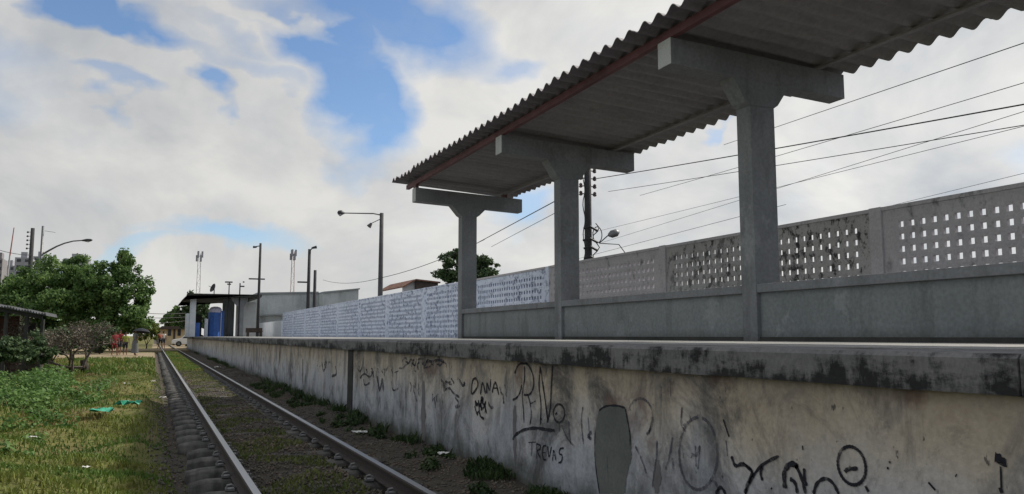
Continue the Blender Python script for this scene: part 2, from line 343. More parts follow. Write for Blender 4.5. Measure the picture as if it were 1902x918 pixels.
M['fence_moss'] = fence_mat('mossy_concrete_block', (.36, .35, .35), (.46, .45, .45), (.05, .052, .05), .51, .60, (1.6, 1.6, 1.1), .1)

# ================================================================== SETTING
# ---- ground sheet, finer near the camera
def zg(x, y):
    """terrain height"""
    x = np.asarray(x, float) - .07; y = np.asarray(y, float)
    left = np.clip((.20 - x) / .35, 0, 1)
    n = .06 * np.sin(x * 1.7 + y * .6) + .05 * np.sin(y * .9 - x * .8 + 1.3) + .035 * np.sin(x * 3.1 - y * 2.3)
    mound = .55 * np.exp(-(((x + 4.2) / 1.8) ** 2 + ((y - 14.0) / 4.5) ** 2)) + .07 * np.sin(x * 4.1 + y * 2.2) * np.sin(y * 3.3 - x * 1.4) + .22 * np.exp(-(((x + 2.6) / 1.2) ** 2 + ((y - 8.0) / 1.8) ** 2))
    far = np.clip((44 - y) / 8, 0, 1)
    z = -.075 + left * (.10 + (n + mound) * far)
    right = np.clip((x - 2.0) / .5, 0, 1) * np.clip((2.9 - x) / .1, 0, 1)
    z = z + right * (.075 + .03 * np.sin(y * 1.1) + .02 * np.sin(y * 3.7 + x * 5))
    mid = np.clip((x - .66) / .12, 0, 1) * np.clip((1.62 - x) / .12, 0, 1)
    z = z + mid * (.064 + .016 * np.sin(y * 2.9 + x * 4) + .012 * np.sin(y * 7.1 - x * 9))
    z = z - .06 * np.clip((x - .1) / .08, 0, 1) * np.clip((.6 - x) / .06, 0, 1)
    return z
xs = np.unique(np.concatenate([np.arange(-14, -.6, .16), np.arange(-.56, 3.2, .08), np.array([-1500, -700, -300, -120, -60, -40, -30, -22, -18, 4, 6, 9, 14, 20, 30, 45, 80, 150, 300, 700, 1500])]))
ys = np.unique(np.concatenate([np.arange(-3, 26, .18), np.arange(26, 80, 1.0), np.array([-1500, -500, -150, -60, -20, -8, 90, 110, 140, 200, 300, 500, 900, 1800, 3000])]))
GX, GY = np.meshgrid(xs, ys); GZ = zg(GX, GY); nx, ny = len(xs), len(ys)
idx = np.arange(nx * ny).reshape(ny, nx)
Fq = np.stack([idx[:-1, :-1], idx[:-1, 1:], idx[1:, 1:], idx[1:, :-1]], -1).reshape(-1, 4)
o = npmesh('ground', np.stack([GX, GY, GZ], -1).reshape(-1, 3), Fq, M['ground'], smooth=True); tag(o, kind='structure')
# ---- dirt path before the crossing and the crossing road
def sheet(name, pts, z, mat):
    b = MB(); n = len(pts); b.add([(p[0], p[1], z) for p in pts], [tuple(range(n))]); return b.build(name, mat, kind='structure')
pts = [(-26, 46), (-9, 45), (-4, 46.5), (-1.2, 46), (.12, 47), (.12, 62), (-3, 63), (-26, 64)]
b = MB(); b.add([(p[0], p[1], .045) for p in pts], [tuple(range(len(pts)))]); b.build('path', M['path'], kind='structure')
b = MB(); b.box(-40, 2.5, 66, 76, -.2, .118); b.build('road', M['path'], kind='structure')
b = MB(); b.box(-8, 13, 84.6, 130, -.2, .02); b.build('yard', M['path'], kind='structure')

# ---- railway track
TX = 1.25; GH = .55
track = empty('railway_track', (TX, 20, 0), 'single metre gauge railway track with worn bright rails on dark sleepers beside the platform', 'railway track')
def railprof(x):
    p = [(-.05, 0), (.05, 0), (.05, .01), (.012, .024), (.009, .085), (.032, .095), (.034, .113), (.026, .122), (-.026, .122), (-.034, .113), (-.032, .095), (-.009, .085), (-.012, .024), (-.05, .01)]
    return [(x + a, z) for a, z in p]
for sx in (-1, 1):
    MB().prism(railprof(TX + sx * GH), 'y', -3, 140).build('rail', M['rail'], track)
# sleepers: one master with clips, then copies
SP = .66
def sleeper_mesh(i):
    rnd = random.Random(i); hw = .11 + rnd.uniform(-.01, .015); hl = .90 + rnd.uniform(-.03, .04); zt = -.003 + rnd.uniform(-.006, 0)
    bm = bmesh.new(); nx_, ny_ = 14, 5; vs_ = []
    for ix in range(nx_ + 1):
        for iy in range(ny_ + 1):
            x = -hl + 2 * hl * ix / nx_; y = -hw + 2 * hw * iy / ny_
            e = (abs(iy - ny_ / 2) / (ny_ / 2)) ** 2; ex = max(0, (abs(x) - hl + .12) / .12) ** 2
            z = zt - .03 * e - .025 * ex + rnd.uniform(-.004, .003)
            vs_.append(bm.verts.new((x + rnd.uniform(-.006, .006) * (ix in (0, nx_)), y * (1 - .08 * ex), z)))
    g = lambda a, c: vs_[a * (ny_ + 1) + c]
    for a in range(nx_):
        for c in range(ny_): bm.faces.new((g(a, c), g(a + 1, c), g(a + 1, c + 1), g(a, c + 1)))
    ext = bmesh.ops.extrude_edge_only(bm, edges=[e for e in bm.edges if e.is_boundary])
    for v in ext['geom']:
        if isinstance(v, bmesh.types.BMVert): v.co.z = -.17
    bmesh.ops.recalc_face_normals(bm, faces=bm.faces)
    me = bpy.data.meshes.new('sleeper'); bm.to_mesh(me); bm.free(); me.polygons.foreach_set('use_smooth', [True] * len(me.polygons)); me.materials.append(M['sleeper']); return me
smeshes = [sleeper_mesh(i) for i in range(7)]
M['clip'] = worn('galvanised_clip', (.12, .12, .12), (.26, .26, .26), 20, .5, .1, metal=.4)
cb = MB(); cb.box(-.035, .035, -.035, .035, -.004, .014); cb.tube([(-.028, 0, .01), (-.02, 0, .035), (.01, 0, .04), (.03, 0, .026), (.045, 0, .012)], .009, 6)
cm = cb.build('rail_clip_source', M['clip']); clipme = cm.data; clipme.name = 'rail_clip'; bpy.data.objects.remove(cm)
def add_sleeper(y, i, clips):
    s = bpy.data.objects.new('sleeper', smeshes[i % 7]); COL.objects.link(s); s.parent = track
    s.location = (random.uniform(-.02, .02), y - 20, 0); s.rotation_euler = (0, 0, random.uniform(-.025, .025))
    if clips:
        for sx in (-1, 1):
            for dx in (-1, 1):
                c_ = bpy.data.objects.new('rail_clip', clipme); COL.objects.link(c_); c_.parent = s
                c_.location = (sx * GH + dx * .085, 0, .002); c_.rotation_euler = (0, 0, 0 if dx < 0 else math.pi)
ny0 = 2.2
for i in range(97): add_sleeper(ny0 + i * SP, i, i < 45)
b = MB()
for i in range(97, 200):
    y = ny0 + i * SP
    if not 65.8 < y < 76.2: b.box(TX - .9, TX + .9, y - .11, y + .11, -.17, -.005)
b.build('sleeper', M['sleeper'], track, kind='stuff')

# ---- ballast stones
oct_v = np.array([[1, 0, 0], [-1, 0, 0], [0, 1, 0], [0, -1, 0], [0, 0, 1], [0, 0, -1]], float)
oct_f = np.array([[0, 2, 4], [2, 1, 4], [1, 3, 4], [3, 0, 4], [2, 0, 5], [1, 2, 5], [3, 1, 5], [0, 3, 5]])
def rocks(name, n, xr, ypdf, smin, smax, mat, zoff=0):
    x = RNG.uniform(*xr, n); y = ypdf(n); s = RNG.uniform(smin, smax, n)
    z = zg(x, y) + zoff
    V = oct_v[None] * s[:, None, None] * RNG.uniform(.55, 1.1, (n, 6, 1)) * RNG.uniform(.6, 1.1, (n, 1, 3)); a = RNG.uniform(0, 6.28, n)
    ca, sa = np.cos(a)[:, None], np.sin(a)[:, None]; X = V[..., 0] * ca - V[..., 1] * sa; Y = V[..., 0] * sa + V[..., 1] * ca
    V = np.stack([X + x[:, None], Y + y[:, None], V[..., 2] * .8 + z[:, None]], -1).reshape(-1, 3)
    Fc = (oct_f[None] + (np.arange(n) * 6)[:, None, None]).reshape(-1, 3); return npmesh(name, V, Fc, mat)
def yd(n): return 2.5 + 40 * RNG.random(n) ** 1.7
def yd2(n): return 2.5 + 24 * RNG.random(n) ** 1.4
tag(rocks('gravel', 30000, (.38, 2.16), yd, .009, .027, M['stone'], .018), kind='stuff')
tag(rocks('gravel', 9000, (2.0, 2.8), yd, .008, .026, M['stone'], .004), kind='stuff')
tag(rocks('gravel', 900, (.0, .35), yd2, .012, .034, M['stone'], .008), kind='stuff')

# ---- grass and weeds, blades as tapered 3-vert leaves
def blades(x, y, hgt, wid, lean, zo=0.0):
    n = len(x); z = zg(x, y) + zo; a = RNG.uniform(0, 6.28, n); la = RNG.uniform(0, 6.28, n)
    dx, dy = np.cos(a) * wid, np.sin(a) * wid; lx, ly = np.cos(la) * lean * hgt, np.sin(la) * lean * hgt
    v0 = np.stack([x - dx, y - dy, z - .01], -1); v1 = np.stack([x + dx, y + dy, z - .01], -1)
    v2 = np.stack([x + lx * .45 + dx * .8, y + ly * .45 + dy * .8, z + hgt * .62], -1); v3 = np.stack([x + lx * .45 - dx * .8, y + ly * .45 - dy * .8, z + hgt * .62], -1)
    v4 = np.stack([x + lx, y + ly, z + hgt * RNG.uniform(.75, 1.05, n)], -1)
    V = np.stack([v0, v1, v2, v3, v4], 1).reshape(-1, 3); k = (np.arange(n) * 5)[:, None]
    Q = np.concatenate([k + np.array([[0, 1, 2]]), k + np.array([[0, 2, 3]]), k + np.array([[3, 2, 4]])]); return V, Q
def field(n, xr, y0, y1, p):
    y = y0 + (y1 - y0) * RNG.random(n) ** p; x = RNG.uniform(xr[0], xr[1], n); return x, y
def clump(x, y, f=1.1, s=0.):
    return .5 + .5 * np.sin(x * 2.3 * f + np.sin(y * 1.7 * f + s) * 1.6 + s) * np.sin(y * 1.9 * f + np.sin(x * 2.9 * f) * 1.2 + s)
x, y = field(210000, (-7.5, .35), 3.6, 30, 1.7)
keep = (x > -1.2 - y * .36) & (RNG.random(len(x)) < .35 + .65 * clump(x, y)) & ((x < .22) | (RNG.random(len(x)) < .35)); x, y = x[keep], y[keep]
hg = (.022 + .05 * clump(x, y, .9, 1) * RNG.uniform(.5, 1.3, len(x))) * np.clip((.38 - x) * 2, .35, 1)
V, Q = blades(x, y, hg, .0035 + .0011 * np.sqrt(y), RNG.uniform(.2, .9, len(x))); tag(npmesh('grass', V, Q, M['grass']), kind='stuff')
x, y = field(26000, (-16, .1), 26, 46, 1.0); V, Q = blades(x, y, RNG.uniform(.06, .2, len(x)), .018, RNG.uniform(.2, .7, len(x))); tag(npmesh('grass', V, Q, M['grass']), kind='stuff')
x, y = field(5000, (-7.5, .1), 4, 26, 1.2); k = clump(x, y, .7, 4.) > .55; x, y = x[k], y[k]
V, Q = blades(x, y, RNG.uniform(.08, .26, len(x)), .0035, RNG.uniform(.1, .8, len(x))); tag(npmesh('dry_grass', V, Q, M['straw']), kind='stuff')
# between and beside the rails
def weeds(name, n, xr, y0, y1, p, thr, h0, h1, mat, w=.006, seed=0.):
    x, y = field(n, xr, y0, y1, p); k = clump(x, y, 1.3, seed) > thr; x, y = x[k], y[k]
    V, Q = blades(x, y, RNG.uniform(h0, h1, len(x)), w, RNG.uniform(.3, 1.1, len(x)), .02); return tag(npmesh(name, V, Q, mat), kind='stuff')
weeds('grass', 20000, (.80, 1.6), 3, 30, 1.3, .5, .012, .04, M['moss'], .006, 2.)
weeds('grass', 30000, (.78, 1.62), 30, 66, 1.0, .2, .03, .10, M['grass'], .012, 2.)
weeds('ground_cover', 22000, (2.25, 2.83), 3, 22, 1.2, .72, .02, .07, M['grass_shade'], .008, 5.)
weeds('ground_cover', 6000, (2.6, 2.83), 3, 60, 1.2, .7, .04, .15, M['grass_shade'], .01, 8.)

# broadleaf weeds: leaf quads around low centres
def leafcloud(C, rad, n, size, up=.3, hollow=.35, asp=.55, flat=1.0):
    """n leaves spread through ellipsoids with centres C (k,3), radii rad (k,3)"""
    C = np.asarray(C, float); rad = np.asarray(rad, float); w = rad.prod(1) ** (2 / 3); w /= w.sum(); k = RNG.choice(len(C), n, p=w)
    d = RNG.normal(size=(n, 3)); d /= np.linalg.norm(d, axis=1)[:, None]; r = (hollow + (1 - hollow) * RNG.random(n) ** .6)[:, None]
    p = C[k] + d * r * rad[k]; nrm = d * .6 + RNG.normal(size=(n, 3)) * .6; nrm[:, 2] += up; nrm /= np.linalg.norm(nrm, axis=1)[:, None]
    t = np.cross(nrm, RNG.normal(size=(n, 3))); t /= np.linalg.norm(t, axis=1)[:, None]; bt = np.cross(nrm, t); s = (size * RNG.uniform(.6, 1.35, n))[:, None]
    V = np.stack([p - t * s, p + bt * s * asp - nrm * s * .12, p + t * s, p - bt * s * asp - nrm * s * .12], 1).reshape(-1, 3)
    return V, np.arange(4 * n).reshape(-1, 4)
C_, R_ = [], []
for i in range(270):
    x = RNG.uniform(-7.5, -.9); y = RNG.uniform(8.5, 23)
    if x < -1.0 - y * .36: continue
    s = RNG.uniform(.12, .36) * (1.3 if abs(x + 3.4) < 1.6 else .8); C_.append((x, y, float(zg(x, y)) + s * .3)); R_.append((s, s, s * .6))
for i in range(46):
    x = RNG.uniform(-6.4, -1.6); y = RNG.uniform(14, 21); s = RNG.uniform(.25, .5); C_.append((x, y, float(zg(x, y)) + s * .35)); R_.append((s, s, s * .8))
V, Q = leafcloud(C_, R_, 60000, .034, .7, .2); tag(npmesh('ground_cover', V, Q, M['weed']), kind='stuff')
C_, R_ = [], []
for i in range(34):
    x = RNG.uniform(2.35, 2.72); y = 3.5 + 17 * RNG.random(); s = RNG.uniform(.05, .11); C_.append((x, y, float(zg(x, y)) + s * .3)); R_.append((s, s * 1.4, s * .7))
V, Q = leafcloud(C_, R_, 3400, .026, .7, .2); tag(npmesh('ground_cover', V, Q, M['grass_shade']), kind='stuff')

# ================================================================== PLATFORM
WX, PZ, PY0, PY1, FX = 2.83, 1.137, -6.0, 80.0, 8.84
plat = empty('station_platform', (6, 30, 0), 'long raised railway platform with stained limewashed retaining wall covered in black graffiti', 'platform')
JY = 12.45
MB().box(WX, WX + .35, PY0, JY, -.2, .985).build('retaining_wall', M['wall'], plat)
MB().box(WX, WX + .35, JY + .34, PY1, -.2, .985).build('retaining_wall', M['wall'], plat)
MB().box(WX - .012, WX + .34, JY + .002, JY + .338, -.2, .984).build('joint_cover', M['tar'], plat, label='black tarred strip over a joint in the wall')
# coping cast in lengths with a slightly ragged lower edge
cy = PY0; k = 0
cuts = [PY0, 1.9, 5.33, 8.6, 11.9, 15.3, 18.8, 22.4, 26, 31, 36, 42, 48, 55, 63, 72, PY1]
for a, c in zip(cuts[:-1], cuts[1:]):
    bm_ = MB(); n = max(4, int((c - a) / .25)); rnd = random.Random(k); off = rnd.uniform(-.004, .004)
    for j in range(n):
        pass
    ysx = np.linspace(a + .003, c - .003, n + 1); zl = [.987 + rnd.uniform(-.003, .003) for _ in ysx]; fx = [WX - .05 + off + rnd.uniform(-.003, .003) for _ in ysx]
    vv = []
    for yy, z0, x0 in zip(ysx, zl, fx): vv += [(x0, yy, z0), (x0, yy, PZ - .018), (x0 + .014, yy, PZ), (WX + .62, yy, PZ), (WX + .62, yy, z0)]
    ff = []
    for j in range(n):
        for q in range(5): ff.append((j * 5 + q, (j + 1) * 5 + q, (j + 1) * 5 + (q + 1) % 5, j * 5 + (q + 1) % 5))
    ff += [tuple(range(5)), tuple(n * 5 + q for q in range(5))]
    bm_.add(vv, ff); bm_.build('coping', M['coping'], plat); k += 1
MB().box(WX + .63, FX - .13, PY0, PY1, .9, PZ + .004).build('floor', M['floor'], plat)
MB().box(WX + .36, FX, PY1 - .3, PY1, -.2, .899).build('end_wall', M['wall'], plat)

# ---- graffiti traced onto the wall plane
gx = WX - .004
def c5(x, y): return (900 + x / 3.08, 620 + y / 3.08)
def c6(x, y): return (1380 + x / 3.08, 620 + y / 3.08)
def c4(x, y): return (320 + x / 2.972, 620 + y / 2.972)
def ell(cx, cy, rx, ry, rot=0, a0=0, a1=360, n=28):
    o = []
    for i in range(n + 1):
        t = R(a0 + (a1 - a0) * i / n); x, y = rx * math.cos(t), ry * math.sin(t); c, s = math.cos(R(rot)), math.sin(R(rot)); o.append((cx + x * c - y * s, cy + x * s + y * c))
    return o
def graffiti(strokes, conv, mat, label=None, w=.011):
    b = MB()
    for st in strokes:
        ww = w
        if isinstance(st, tuple): st, ww = st
        P = [onX(*conv(*p), gx) for p in st]; P = [(p.y, p.z) for p in P]
        if len(P) > 2:                                  # smooth
            for _ in range(2):
                Qn = [P[0]]
                for a, c in zip(P[:-1], P[1:]): Qn += [(a[0] * .75 + c[0] * .25, a[1] * .75 + c[1] * .25), (a[0] * .25 + c[0] * .75, a[1] * .25 + c[1] * .75)]
                P = Qn + [P[-1]]
        P = [p for p in P if p[1] < .975 and p[1] > -.1]
        if len(P) < 2: continue
        vv = []
        for i, p in enumerate(P):
            d = Vector((P[min(i + 1, len(P) - 1)][0] - P[max(i - 1, 0)][0], P[min(i + 1, len(P) - 1)][1] - P[max(i - 1, 0)][1]))
            d = d.normalized() if d.length > 1e-6 else Vector((0, 1)); hw = ww * (.55 + .35 * abs(math.sin(i * .9)) if 0 < i < len(P) - 1 else .4)
            vv += [(gx, p[0] - d.y * hw, p[1] + d.x * hw), (gx, p[0] + d.y * hw, p[1] - d.x * hw)]
        b.add(vv, [(2 * i, 2 * i + 1, 2 * i + 3, 2 * i + 2) for i in range(len(P) - 1)])
    return b.build('graffiti', mat, plat, label=label)
graffiti([[(172, 228), (185, 185), (218, 160), (252, 178), (278, 235), (282, 300), (262, 350), (225, 350)], [(228, 185), (230, 260), (212, 345), (222, 430), (225, 508)],
          [(245, 345), (262, 400), (268, 470), (258, 520)], [(262, 400), (292, 385)], [(318, 188), (308, 300), (324, 400), (318, 520)], ([(318, 195), (338, 320), (362, 505)], .013),
          ([(388, 182), (380, 330), (376, 430), (358, 508)], .013), ell(425, 455, 32, 52), ([(404, 462), (414, 452)], .02), [(160, 378), (185, 368), (205, 330), (212, 290)],
          [(352, 205), (352, 225)], ([(320, 480), (326, 492)], .02), [(425, 508), (428, 560)], ([(160, 605), (182, 570), (235, 545), (300, 538), (355, 550), (400, 553)], .016)], c5, M['ink'],
         'tall looping black letters with an arc sprayed beneath them')
graffiti([[(250, 622), (292, 620)], [(270, 624), (268, 702)], [(296, 628), (298, 715)], [(296, 630), (320, 636), (318, 660), (298, 668), (318, 712)],
          [(352, 640), (330, 642), (332, 722), (352, 720)], [(332, 680), (348, 680)], [(360, 642), (368, 722), (382, 645)], [(388, 728), (394, 650), (408, 726)], [(390, 695), (404, 695)],
          [(452, 655), (430, 655), (424, 690), (446, 692), (440, 735), (422, 738)]], c5, M['ink'], 'small black scrawled word below the tall letters', .009)
graffiti([ell(1222, 685, 110, 208, 0, -80, 270), [(1180, 690), (1215, 700), (1232, 640)], [(1205, 640), (1210, 760)], [(1232, 640), (1220, 775)], [(1180, 712), (1190, 690)],
          [(1135, 525), (1150, 515)]], c5, M['ink_faded'], 'faded grey ring with a small mark inside', .012)
graffiti([[(1412, 700), (1432, 765), (1478, 738), (1535, 790)], [(1535, 790), (1500, 870), (1488, 915)], [(1322, 918), (1350, 868), (1380, 918)], [(1365, 490), (1398, 590)]], c5, M['ink'], w=.013)
graffiti([ell(890, 480, 72, 110, 0, -160, 60), ([(938, 575), (945, 550)], .016), [(962, 400), (962, 460), (945, 560)], [(985, 610), (985, 700), (970, 790), (960, 880)], [(1075, 590), (1060, 690), (1035, 780)],
          [(1072, 710), (1080, 750), (1070, 800)], [(480, 500), (482, 560), (492, 630)], [(562, 418), (550, 500), (566, 632)], ([(612, 560), (585, 592), (610, 600)], .015), [(592, 480), (600, 600)],
          [(440, 520), (470, 600), (520, 650)], [(860, 640), (900, 720), (925, 800)]], c5, M['ink_faded'], w=.011)
graffiti([(ell(622, 755, 78, 112, -14), .010), ([(583, 792), (592, 776), (656, 770)], .011)], c6, M['ink'], 'bold black ring with a dash across its middle')
graffiti([([(1440, 705), (1462, 712), (1485, 735), (1480, 755)], .022), ([(1474, 760), (1478, 880)], .010), ([(1470, 880), (1482, 912)], .018)], c6, M['ink'], 'short black stroke with a blob at each end')
graffiti([[(12, 915), (50, 820), (110, 745), (205, 700)], ([(240, 885), (232, 800), (255, 750), (298, 742), (310, 770)], .018), ([(300, 750), (335, 820), (358, 915)], .013), ([(268, 830), (300, 850), (312, 915)], .013),
          [(403, 918), (418, 855), (468, 822), (515, 850), (548, 918)], [(0, 735), (48, 780)], [(350, 770), (350, 830), (365, 870)], [(110, 760), (98, 800), (112, 840)]], c6, M['ink'], w=.011)
for st_ in [([(828, 762), (828, 776)], .012), ([(838, 728), (840, 742)], .012), ([(700, 870), (718, 905)], .018), [(340, 640), (342, 665)], ([(1215, 808), (1222, 814)], .016), ([(160, 882), (165, 890)], .016), [(1060, 850), (1100, 895)]]: graffiti([st_], c6, M['ink'], w=.011)
graffiti([[(1650, 335), (1655, 250), (1680, 245), (1690, 290), (1655, 335)], [(1700, 335), (1712, 255), (1728, 330)], [(1735, 330), (1735, 260), (1752, 325), (1757, 250)], [(1765, 325), (1782, 250), (1802, 340)],
          [(1772, 300), (1795, 300)], [(1690, 365), (1695, 455), (1720, 470)], [(1700, 370), (1728, 400), (1702, 420)], [(1730, 370), (1725, 440)], [(1745, 375), (1748, 400)]], c4, M['ink'], 'row of small pointed black capitals high on the wall', .016)
graffiti([[(1505, 310), (1530, 295), (1550, 330), (1585, 350)], [(1560, 350), (1585, 385), (1555, 410), (1590, 400)], [(1490, 370), (1500, 440)], [(1265, 155), (1290, 125), (1300, 175), (1320, 130), (1335, 190), (1350, 140)],
          [(1380, 140), (1390, 190), (1410, 130), (1440, 185), (1445, 130)], [(1475, 130), (1470, 185), (1500, 150)], [(1225, 215), (1250, 205)], [(1238, 215), (1235, 300)], [(1210, 260), (1215, 320), (1250, 300)]], c4, M['ink_mid'], w=.016)
graffiti([[(1035, 245), (1060, 215), (1090, 245), (1110, 210)], [(1055, 250), (1060, 290), (1090, 270)], ([(1130, 235), (1145, 330), (1160, 235), (1165, 320)], .04), [(1145, 345), (1150, 415)], [(1190, 180), (1180, 210)],
          ([(825, 165), (835, 215), (850, 170)], .03), ([(860, 150), (865, 230)], .02), ([(900, 180), (910, 225), (880, 235)], .03)], c4, M['ink_mid'], w=.018)
rs = random.Random(5)
for gx0, gy0, gw, gh, nst_, mt_ in ((1015, 175, 60, 60, 5, 'ink_mid'), (1080, 190, 60, 90, 6, 'ink_faded'), (1150, 170, 60, 70, 4, 'ink_mid'), (1270, 140, 220, 60, 12, 'ink_mid'), (1480, 235, 110, 90, 6, 'ink_mid'), (1310, 250, 60, 110, 5, 'ink_faded'),
        (1660, 360, 90, 100, 7, 'ink'), (1800, 280, 60, 130, 4, 'ink_mid'), (800, 150, 80, 70, 7, 'ink_faded'), (1420, 330, 60, 120, 4, 'ink_faded')):
    st_ = []
    for k in range(nst_):
        x_ = gx0 + gw * (k + rs.random()) / nst_; y_ = gy0 + rs.uniform(0, gh * .4); p_ = [(x_, y_)]
        for q_ in range(rs.randint(2, 4)): x_ += rs.uniform(-.12, .16) * gw; y_ += rs.uniform(-.2, .45) * gh; p_.append((x_, y_))
        st_.append((p_, rs.uniform(.010, .022)))
    if gw > 0:
        for k in st_: graffiti([k], c4, M[mt_])
    else: graffiti(st_, c4, M[mt_])
for st_ in [([(1010, 300), (1010, 420)], .01), ([(1060, 260), (1065, 360)], .008), ([(700, 700), (705, 800)], .008), ([(1130, 420), (1120, 520), (1150, 560)], .01), ([(1290, 830), (1330, 860), (1340, 915)], .012), ([(1380, 610), (1390, 700)], .008)]: graffiti([st_], c5, M['ink_faded'])
# overpainted patch
pp = [(655, 440), (690, 412), (760, 410), (805, 425), (818, 500), (834, 570), (835, 640), (842, 715), (815, 790), (805, 915), (660, 915), (640, 800), (630, 690), (632, 560)]
rp = random.Random(3); pq_ = []
for a_, b_ in zip(pp, pp[1:] + pp[:1]):
    for t_ in (0, .2, .4, .6, .8): pq_.append((a_[0] * (1 - t_) + b_[0] * t_ + rp.uniform(-5, 5), a_[1] * (1 - t_) + b_[1] * t_ + rp.uniform(-6, 6)))
P = [onX(*c5(*p), WX - .003) for p in pq_]; MB().add([(WX - .003, p.y, max(p.z, -.1)) for p in P], [tuple(range(len(P)))]).build('repair_patch', M['patch_grey'], plat, label='tall rounded patch of flat grey overpaint on the wall')
graffiti([[(655, 440), (690, 412), (760, 410), (805, 425)], [(632, 560), (628, 690), (640, 800), (658, 915)], [(805, 430), (818, 500), (832, 570), (832, 640)]], c5, M['ink'], w=.009)
# long run-off stains
def stain(conv, x, y0, y1, w, mat=M['ink_faded']):
    a, c = onX(*conv(x, y0), gx + .001), onX(*conv(x, y1), gx + .001); n = 10; rnd = random.Random(x); vv = []
    for i in range(n + 1):
        t = i / n; hw = w * (.3 + .9 * math.sin(math.pi * min(1, t * .75 + .15))) * rnd.uniform(.7, 1.2); yy = a.y + (c.y - a.y) * t + rnd.uniform(-.01, .01); z = a.z + (c.z - a.z) * t
        vv += [(gx + .001, yy - hw, z), (gx + .001, yy + hw, z)]
    MB().add(vv, [(2 * i, 2 * i + 1, 2 * i + 3, 2 * i + 2) for i in range(n)]).build('water_stain', mat, plat)
M['stain'] = worn('damp_stain', (.13, .125, .13), (.19, .185, .19), 9, .85, .1)
stain(c5, 172, 410, 760, .03, M['stain']); stain(c5, 985, 720, 915, .035, M['stain'])
stain(c4, 1385, 260, 590, .07, M['stain']); stain(c4, 720, 140, 280, .06, M['stain'])

# ================================================================== CANOPY
CX0, CX1, CYW = 6.3, 6.66, .25
ys_col = [2.46, 7.34, 12.21, 17.08]
canopy = empty('platform_canopy', (6.5, 10, PZ), 'grey concrete platform canopy on T-shaped columns with a corrugated roof and low wall', 'canopy')
BL, BR, BZL, BZR, BH = 5.2, 7.8, 4.25, 4.155, .31
for cyl in ys_col:
    dzb = -.072 if cyl > 17 else 0.
    BZL, BZR = 4.25 + dzb, 4.155 + dzb
    c = MB().box(CX0, CX1, cyl, cyl + CYW, PZ, 3.9).build('column', M['paint_grey'], canopy, bevel=.008)
    xm = (CX0 + CX1) / 2; bz = lambda x: BZL + (BZR - BZL) * (x - BL) / (BR - BL)
    hp = [(CX0, 3.9), (CX1, 3.9), (CX1 + .06, 3.94), (CX1 + .24, bz(CX1 + .24)), (CX0 - .24, bz(CX0 - .24)), (CX0 - .06, 3.94)]
    MB().prism(hp, 'y', cyl, cyl + CYW).build('haunch', M['paint_grey'], c)
    MB().prism([(BL, BZL), (BR, BZR), (BR, BZR + BH), (BL, BZL + BH)], 'y', cyl - .003, cyl + CYW + .003).build('beam', M['pale_and_lit' if 0 else 'paint_grey'], canopy, bevel=.006)
    MB().prism([(BL - .006, BZL + .004), (BL - .001, BZL + .004), (BL - .001, BZL + BH - .004), (BL - .006, BZL + BH - .004)], 'y', cyl, cyl + CYW).build('lit_beam_end', M['pale_and_lit'], canopy)  # thin pale plate: brightness of the sky-lit beam end painted as colour
BZL, BZR = 4.25, 4.155
for x, z, pm_ in ((BL + .0, BZL + BH, 'purlin'), (BR - .45, BZR + BH + .012, 'roof')):
    MB().box(x, x + .075, -2.4, 17.85, z + .002, z + (.10 if x < 6 else .03)).build('purlin', M[pm_], canopy, bevel=.004)
for x, z, h_ in ((BL + .001, BZL + BH - .071, .073), (BR - .449, BZR + BH - .060, .072)):
    MB().box(x, x + .073, ys_col[-1] + .02, ys_col[-1] + .2, z, z + h_).build('packing_block', M['purlin'], canopy)
# corrugated sheets
PITCH_W, AMP = .275, .04
def roofz(x): return 4.705 + (4.535 - 4.705) * (x - 4.93) / (7.97 - 4.93)
yy = np.arange(-2.6, 18.1, PITCH_W / 10); xx = np.array([4.93, 5.6, 6.5, 7.3, 7.97]); ty = yy / PITCH_W * 2 * math.pi
wv = AMP * np.sin(ty)
sheet_i = np.floor(yy / (PITCH_W * 4)).astype(int); jl = np.array([random.Random(int(v)).uniform(-.03, .03) for v in sheet_i]); jr = np.array([random.Random(int(v) + 99).uniform(-.03, .03) for v in sheet_i]); jz = (yy / (PITCH_W * 4) - sheet_i) * .014
V = []; 
for t in (0, .009):
    for ix, x in enumerate(xx):
        V.append(np.stack([x + (jl if ix == 0 else jr if ix == len(xx) - 1 else 0) + np.zeros_like(yy), yy, roofz(x) + wv + t + jz + .075 * np.clip((yy - 11) / 7, 0, 1) + .006 * np.sin(yy * .7 + ix * .6)], -1))
V = np.concatenate(V); ny_, nx_ = len(yy), len(xx); ii = np.arange(nx_ * ny_).reshape(nx_, ny_)
q = lambda A: np.stack([A[:-1, :-1], A[1:, :-1], A[1:, 1:], A[:-1, 1:]], -1).reshape(-1, 4)
top_ = ii + nx_ * ny_; fcs = [q(ii)[:, ::-1], q(top_)]
for e, s in ((0, 1), (nx_ - 1, -1)): fcs.append(np.stack([ii[e, :-1], ii[e, 1:], top_[e, 1:], top_[e, :-1]], -1)[:, ::s])
for e, s in ((0, -1), (ny_ - 1, 1)): fcs.append(np.stack([ii[:-1, e], ii[1:, e], top_[1:, e], top_[:-1, e]], -1)[:, ::s])
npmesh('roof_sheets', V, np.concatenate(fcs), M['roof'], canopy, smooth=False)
# low walls between columns
LZ = 1.2 + .59
for a, c in zip([-2.4] + [v + CYW for v in ys_col[:-1]], ys_col):
    w = MB().box(CX0 + .055, CX0 + .2, a + .002, c - .002, PZ, LZ - .098).build('low_wall', M['recess'], canopy)
    MB().box(CX0 + .004, CX0 + .24, a + .002, c - .002, LZ - .098, LZ).build('wall_cap', M['paint_grey'], w, bevel=.006)
    MB().box(CX0 + .03, CX0 + .053, a + .004, c - .004, PZ, PZ + .05).build('skirting', M['dark'], w)

